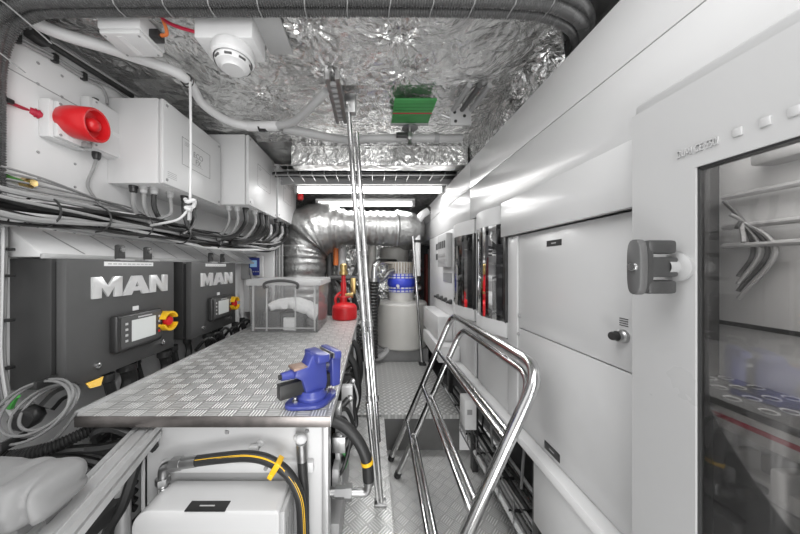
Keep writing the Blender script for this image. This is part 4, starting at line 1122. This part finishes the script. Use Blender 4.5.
tag(MB().box(-.695, -.52, 2.03, 2.25, BZ+.008, BZ+.13, .01).build('pouch', 'dkgrey2'), 'grey pouch inside the clear box under the white cloth', 'pouch')
tag(MB().box(-.66, -.575, 1.985, 2.02, BZ+.008, BZ+.10, .002).build('label_card', 'paper'), 'small white box with dark print inside the clear box', 'carton')
tag(MB().box(-.50, -.42, 2.02, 2.2, BZ+.008, BZ+.09, .01).build('tool_case', 'dkgrey'), 'dark tool case inside clear box, at right', 'case')
m = MB(); bm = m.bm
bmesh.ops.create_grid(bm, x_segments=36, y_segments=22, size=1)
for v in bm.verts:
    x, y = v.co.x, v.co.y
    v.co = V((-.595+x*.19, 2.12+y*.13, BZ+.225-.02*abs(x)**4-.07*max(0, x)-.01*y*y+.014*noise.noise(V((x*3, y*3, 0)))+.012*abs(noise.noise(V((x*6+4, y*6, 2))))))
c = m.build('folded_cloth', 'whitecloth', ang=80); tag(c, 'white folded cloth lying inside the clear storage box', 'cloth')
sm = c.modifiers.new('thick', 'SOLIDIFY'); sm.thickness = .055; sm.offset = -1

# ================================================================== RED TANK
t = thing('red_pump_pot', 'red round pump pot with red stem and brass cap behind storage box', 'pump')
c = V((-.255, 2.48, BZ))
MB().lathe([(0, 0), (.105, 0), (.116, .012), (.116, .10), (.112, .118), (.09, .138), (.05, .15), (.032, .155)], c, n=32).build('pot', 'red', t)
MB().lathe([(.034, .15), (.034, .20), (.026, .21), (.026, .33), (.02, .34), (.02, .42)], c+V((-.01, 0, 0)), n=20).build('stem', 'red', t)
MB().lathe([(.022, .40), (.04, .41), (.04, .44), (.028, .445), (.034, .47), (.034, .50), (.022, .51), (0, .51)], c+V((-.01, 0, 0)), n=16).build('brass_cap', 'brass', t)
MB().lathe([(.02, 0), (.02, .05), (.028, .052), (.028, .07), (0, .072)], c+V((.01, 0, .22)), (1, -.1, 0), 14).build('side_valve', 'brass', t)
MB().cable([c+V((-.075, -.03, .13)), c+V((-.08, -.035, .19)), c+V((-.05, -.02, .235)), c+V((-.012, 0, .25))], .012).build('side_pipe', 'red', t)
MB().box(c.x-.06, c.x+.05, c.y-.02, c.y+.02, BZ+.195, BZ+.21, .004).build('lever', 'red', t)

# ================================================================== DUCT
t = thing('air_duct', 'large silver insulated air duct bending from vertical to horizontal', 'duct')
path = fillet([(-.80, 3.0, -1.3), (-.80, 3.0, .44), (.30, 3.05, .44)], .36, 20)
R = resample(path, .02); n_ = len(R)
def rfd(i, N):
    p = R[i]; hor = max(0, min(1, (p.x+.62)/.35))
    r = .275*(1-hor)+.195*hor
    if -.72 < p.x < -.45 : r += .03
    r += .006*math.sin(i*1.7)+.010*noise.noise(V((i*.31, 0, 0)))
    if hor < .2: r -= .012*(abs((p.z*5.5) % 1-.5) < .12)
    return r
MB().tube(R, .2, 40, rf=rfd).build('insulated_tube', 'duct', t, ang=80)
p2 = fillet([(.29, 3.05, .44), (.43, 3.06, .44), (.46, 3.50, .36)], .2, 14)
MB().tube(resample(p2, .02), .205, 32, rf=lambda i, N: .205-.06*i/N).build('end_elbow', 'duct', t, ang=80)
for x, r in ((-.44, .236), (-.36, .23), (.28, .215)):
    MB().tube([(x-.008, 3.05, .44), (x+.008, 3.05, .44)], r, 36).build('clamp_band', 'steel', t)
for z in (-.02, .12, .22):
    MB().lathe([(.262, -.012), (.275, -.006), (.275, .006), (.262, .012)], (-.80, 3.0, z), n=36).build('strap', 'foil_s', t)
b = MB()
for k in range(14):
    a = 2*PI*k/14
    q = V((-.52, 3.03, .44))
    b.ball(q+V((.02*math.sin(k*3), math.cos(a)*.235, math.sin(a)*.235)), .016, .016, .016, 8)
b.build('lacing', 'steel', t)

# ================================================================== TANK / FAR END
t = thing('white_tank', 'round cream white tank with blue banded vessel on top at the far end', 'tank')
tc = V((.365, 3.3, 0))
MB().lathe([(0, -.95), (.29, -.95), (.308, -.93), (.312, -.5), (.312, -.44), (.296, -.42), (.20, -.405), (0, -.40)], tc, n=40).build('tank_body', 'cream', t)
vc = tc+V((-.005, -.02, 0))
MB().lathe([(.152, -.41), (.152, .06), (0, .06)], vc, n=36).build('vessel', 'cream', t)
b = MB()
for k in range(28):
    a = 2*PI*k/28; b.cyl(vc+V((math.cos(a)*.150, math.sin(a)*.150, -.08)), vc+V((math.cos(a)*.150, math.sin(a)*.150, .055)), .011, n=6)
b.build('fluted_top', mat('warm_steel', (.62, .56, .47), .3, .8), t)
MB().lathe([(.155, -.30), (.157, -.30), (.157, -.08), (.155, -.08)], vc, n=36).build('blue_label', 'blueb', t)
MB().lathe([(.157, -.235), (.170, -.215), (.170, -.16), (.157, -.14)], vc, n=36).build('blue_ring', 'blueb', t)
b = MB()
for k in range(20):
    a = 2*PI*k/20
    for z in (-.285, -.25, -.125, -.095): 
        c = vc+V((math.cos(a)*.157, math.sin(a)*.157, z)); b.box(-.0012, .0012, -.018, .018, -.009, .009).bm
        bmesh.ops.transform(b.bm, matrix=Matrix.Translation(c) @ Matrix.Rotation(a, 4, 'Z'), verts=[v for v in b.bm.verts if v.co.length < .03])
b.build('white_grid_marks', 'white', t)
MB().lathe([(.018, 0), (.018, .05), (0, .05)], vc+V((-.06, -.155, -.22)), (0, -1, 0), 10).build('white_spout', 'white', t)
t = tag(MB().box(.02, .66, 3.1, 3.6, FZ+.1, -.95, .02).build('tank_plinth', 'stone'), 'grey block under the white tank', 'plinth')
t = thing('upper_drum', 'pale drum tucked beneath the end of the silver duct', 'drum')
MB().lathe([(0, 0), (.185, 0), (.19, .01), (.19, .21), (.17, .23), (0, .23)], (.30, 3.62, .03), n=32).build('body', 'cream', t)
t = thing('white_down_pipe', 'white vertical pipe right of the silver duct end', 'pipe')
MB().tube(catmull([(.84, 3.0, .70), (.70, 3.0, .66), (.56, 2.99, .58), (.505, 2.98, .46), (.50, 2.98, .2), (.50, 2.98, -.1)], 8), .042, 14).build('pipe_run', 'offw', t)
for p, q in (((.66, 3.0, .645), (.63, 3.0, .63)), ((.50, 2.98, .30), (.50, 2.98, .27))): MB().cyl(p, q, .046).build('band', 'blackp', t)
t = thing('stanchion_rod', 'thin steel rod standing on the platform in front of the white tank', 'rod')
MB().tube([(.44, 2.92, .40), (.56, 2.98, PZ+.01)], .0165, 12).build('rod', 'chrome', t)
MB().box(.525, .60, 2.94, 3.02, PZ, PZ+.02, .004).build('foot', 'black', t)
t = thing('ribbed_hose', 'black ribbed vertical hose with chrome elbow left of the white tank', 'hose')
MB().corr([(.01, 2.95, -1.0), (.01, 2.95, -.6), (.02, 2.95, -.14)], .055, .035, .08, 16).build('hose_body', 'black', t)
MB().tube(fillet([(.02, 2.95, -.16), (.03, 2.95, .06), (.28, 3.25, .065)], .12, 8), .035, 14).build('chrome_elbow', 'chrome', t)
MB().tube(catmull([(.06, 2.98, -.17), (.13, 3.05, -.14), (.2, 3.12, -.06), (.26, 3.15, -.04)], 6), .026, 12).build('branch_pipe', 'steel', t)
MB().cyl((.02, 2.95, -.16), (.02, 2.95, -.12), .06).build('clamp', 'steel', t)
MB().cable([(.01, 2.95, -.95), (.06, 3.0, -1.02), (.16, 3.06, -.98), (.2, 3.1, -.9)], .035).build('lower_hose', 'grey', t)

t = thing('pipe_cluster', 'dark and orange pipes with a yellow valve behind the red pump', 'pipe')
MB().tube([(-.42, 3.1, .02), (-.42, 3.1, .24)], .03, 12).build('pipe', 'orange', t)
MB().tube([(-.36, 3.2, -.6), (-.36, 3.2, .3)], .05, 12).build('pipe', 'offw', t)
MB().cable([(-.12, 3.05, .3), (-.14, 3.05, .1), (-.19, 3.05, -.05), (-.22, 3.0, -.15), (-.2, 3.0, -.4)], .026).build('hose', 'black', t)
MB().tube([(-.5, 3.15, -.55), (-.5, 3.15, .2)], .035, 12).build('pipe', 'dkgrey', t)
MB().tube([(.0, 3.3, -.7), (.0, 3.3, .35)], .05, 12).build('pipe', 'cream', t)
MB().box(-.24, -.18, 2.95, 3.03, -.30, -.12, .01).build('yellow_valve', 'brass', t)
MB().cyl((-.46, 3.0, -.12), (-.05, 3.0, -.13), .03).build('manifold', 'dkgrey', t)
for k in range(6): MB().cable([(-.5+.09*k, 3.15, -.1-.05*k), (-.42+.08*k, 3.05, -.22), (-.38+.09*k, 3.05, -.35), (-.3+.07*k, 3.1, -.5)], .02).build('hose', 'black' if k % 2 else 'dkgrey', t)
struct(foil_sheet('trim_back_quilt', (-.65, 3.75, .55), (1.0, 0, 0), (0, 0, -1.4), 60, 84, (0, -1, 0), .03, 'foil', [], None, 61))
t = thing('wiring_board', 'tall board of foil wrapped cables with a red strip at the far right corner', 'board')
MB().box(.62, .95, 3.82, 3.86, FZ+.1, .3).build('board', 'dark', t)
MB().box(.745, .775, 3.70, 3.82, -.7, .18).build('red_strip', mat('dull_red', (.22, .05, .04), .6), t)
for k in range(7): MB().ball((.62+.02*(k % 2), 3.74, .1-.13*k), .075, .05, .055, 12).build('foil_wrap', 'foil', t)
for k in range(4): MB().cable([(.80+.03*k, 3.78, .25), (.79+.03*k, 3.74, -.1), (.81+.03*k, 3.78, -.5), (.80+.03*k, 3.78, -.9)], .013).build('cable', 'cblack' if k % 2 else 'cgrey', t)
t = thing('blue_controller', 'small white controller with a blue screen above the storage box', 'controller')
p = aY(255, 266.5, 2.6)
MB().box(p.x-.075, p.x+.075, 2.6, 2.64, p.z-.105, p.z+.105, .012).build('case', 'white', t)
MB().box(p.x-.058, p.x+.045, 2.596, 2.602, p.z-.085, p.z+.085, .002).build('blue_face', mat('navy_face', (.035, .05, .26), .35), t)
MB().box(p.x-.046, p.x+.02, 2.593, 2.598, p.z-.005, p.z+.06).build('screen', 'bluescr', t)
for k in range(4): MB().box(p.x-.04+.022*k, p.x-.028+.022*k, 2.593, 2.598, p.z-.055, p.z-.045, .001).build('button', 'silver_txt', t)
t = thing('service_panel', 'white service panel with sockets behind the farther control box', 'panel')
MB().box(-1.28, -.98, 2.66, 2.70, -.45, .16, .004).build('board', 'wall', t)
MB().box(-1.28, -1.12, 2.60, 2.66, -.12, .13, .006).build('socket_box', 'grey', t)
MB().cable([(-1.2, 2.62, .0), (-1.15, 2.55, -.1), (-1.1, 2.55, -.25), (-1.12, 2.6, -.45)], .014).build('cable', 'cgrey', t)
for k in range(4): MB().tube([(-1.0+.028*k, 2.72, -.5), (-1.0+.028*k, 2.72, .3)], .012, 8).build('conduit_pipe', 'mid' if k % 2 else 'grey', t)
t = thing('red_valve_handle', 'small red handle hanging beside the farthest wall enclosure', 'handle')
p = aY(300.5, 196, 2.75)
MB().lathe([(0, .05), (.02, .045), (.03, .01), (.03, -.03), (.024, -.04), (0, -.042)], p, n=14).build('grip', 'red', t)
MB().cyl(p+V((0, 0, .04)), p+V((0, 0, .13)), .008).build('stem', 'steel', t)

# ================================================================== FINALISE ORIGINS
seen = {}
def pts_of(o):
    out = []
    if o.type == 'MESH': out += [v.co for v in o.data.vertices]
    for c in o.children: out += pts_of(c)
    return out
for o in TOP:
    P = pts_of(o)
    if o.type == 'MESH':
        key = o.data.name
        if key not in seen:
            b = V(((min(p.x for p in P)+max(p.x for p in P))/2, (min(p.y for p in P)+max(p.y for p in P))/2, min(p.z for p in P)))
            seen[key] = b; o.data.transform(Matrix.Translation(-b))
        b = seen[key]
        for c in o.children: c.location = V(c.location)-b
    else:
        b = V(((min(p.x for p in P)+max(p.x for p in P))/2, (min(p.y for p in P)+max(p.y for p in P))/2, min(p.z for p in P)))
        for c in o.children: c.location = V(c.location)-b
    o.location = V(o.location)+b+V((0, 0, EYE))

# ================================================================== LIGHT, CAMERA
def area(name, loc, rot, sx, sy, power, c=(1, 1, 1)):
    l = bpy.data.lights.new(name, 'AREA'); l.shape = 'RECTANGLE'; l.size = sx; l.size_y = sy; l.energy = power; l.color = c
    o = bpy.data.objects.new(name, l); col.objects.link(o); o.location = V(loc)+V((0, 0, EYE)); o.rotation_euler = rot; return o
area('fill_light_overhead', (-.2, .2, .84), (0, 0, 0), 1.3, .7, 15)  # added fill above the view, not a fixture of the room
area('fill_light_behind', (.45, -.8, .25), (math.radians(85), 0, math.radians(35)), 1.2, 1.2, 20)  # unseen fill added behind the camera to lift the left wall
area('fill_light_low', (.15, -.6, -.9), (math.radians(140), 0, 0), 1.0, .8, 18)  # unseen fill added low down, aimed up to brighten the foil ceiling
area('fill_light_cabinet', (.70, .2, .29), (0, 0, 0), .12, .6, 2.6)  # fill added under the cabinet top to brighten the interior
area('tube_lamp_near', (0, 2.42, .665), (0, 0, 0), 1.25, .05, 8)
area('tube_lamp_far', (-.05, 2.95, .665), (0, 0, 0), 1.0, .05, 6)
wd = bpy.data.worlds.new('world'); bpy.context.scene.world = wd; wd.use_nodes = True
wd.node_tree.nodes['Background'].inputs['Color'].default_value = (1, 1, 1, 1)
wd.node_tree.nodes['Background'].inputs['Strength'].default_value = .35
cam = bpy.data.cameras.new('camera'); cam.lens = 12; cam.sensor_width = 36; cam.shift_x = 28/800; cam.clip_start = .02
co = bpy.data.objects.new('camera', cam); col.objects.link(co); co.location = (0, 0, EYE); co.rotation_euler = (PI/2, 0, 0)
sc = bpy.context.scene; sc.camera = co
sc.view_settings.view_transform = 'Standard'; sc.view_settings.exposure = .15
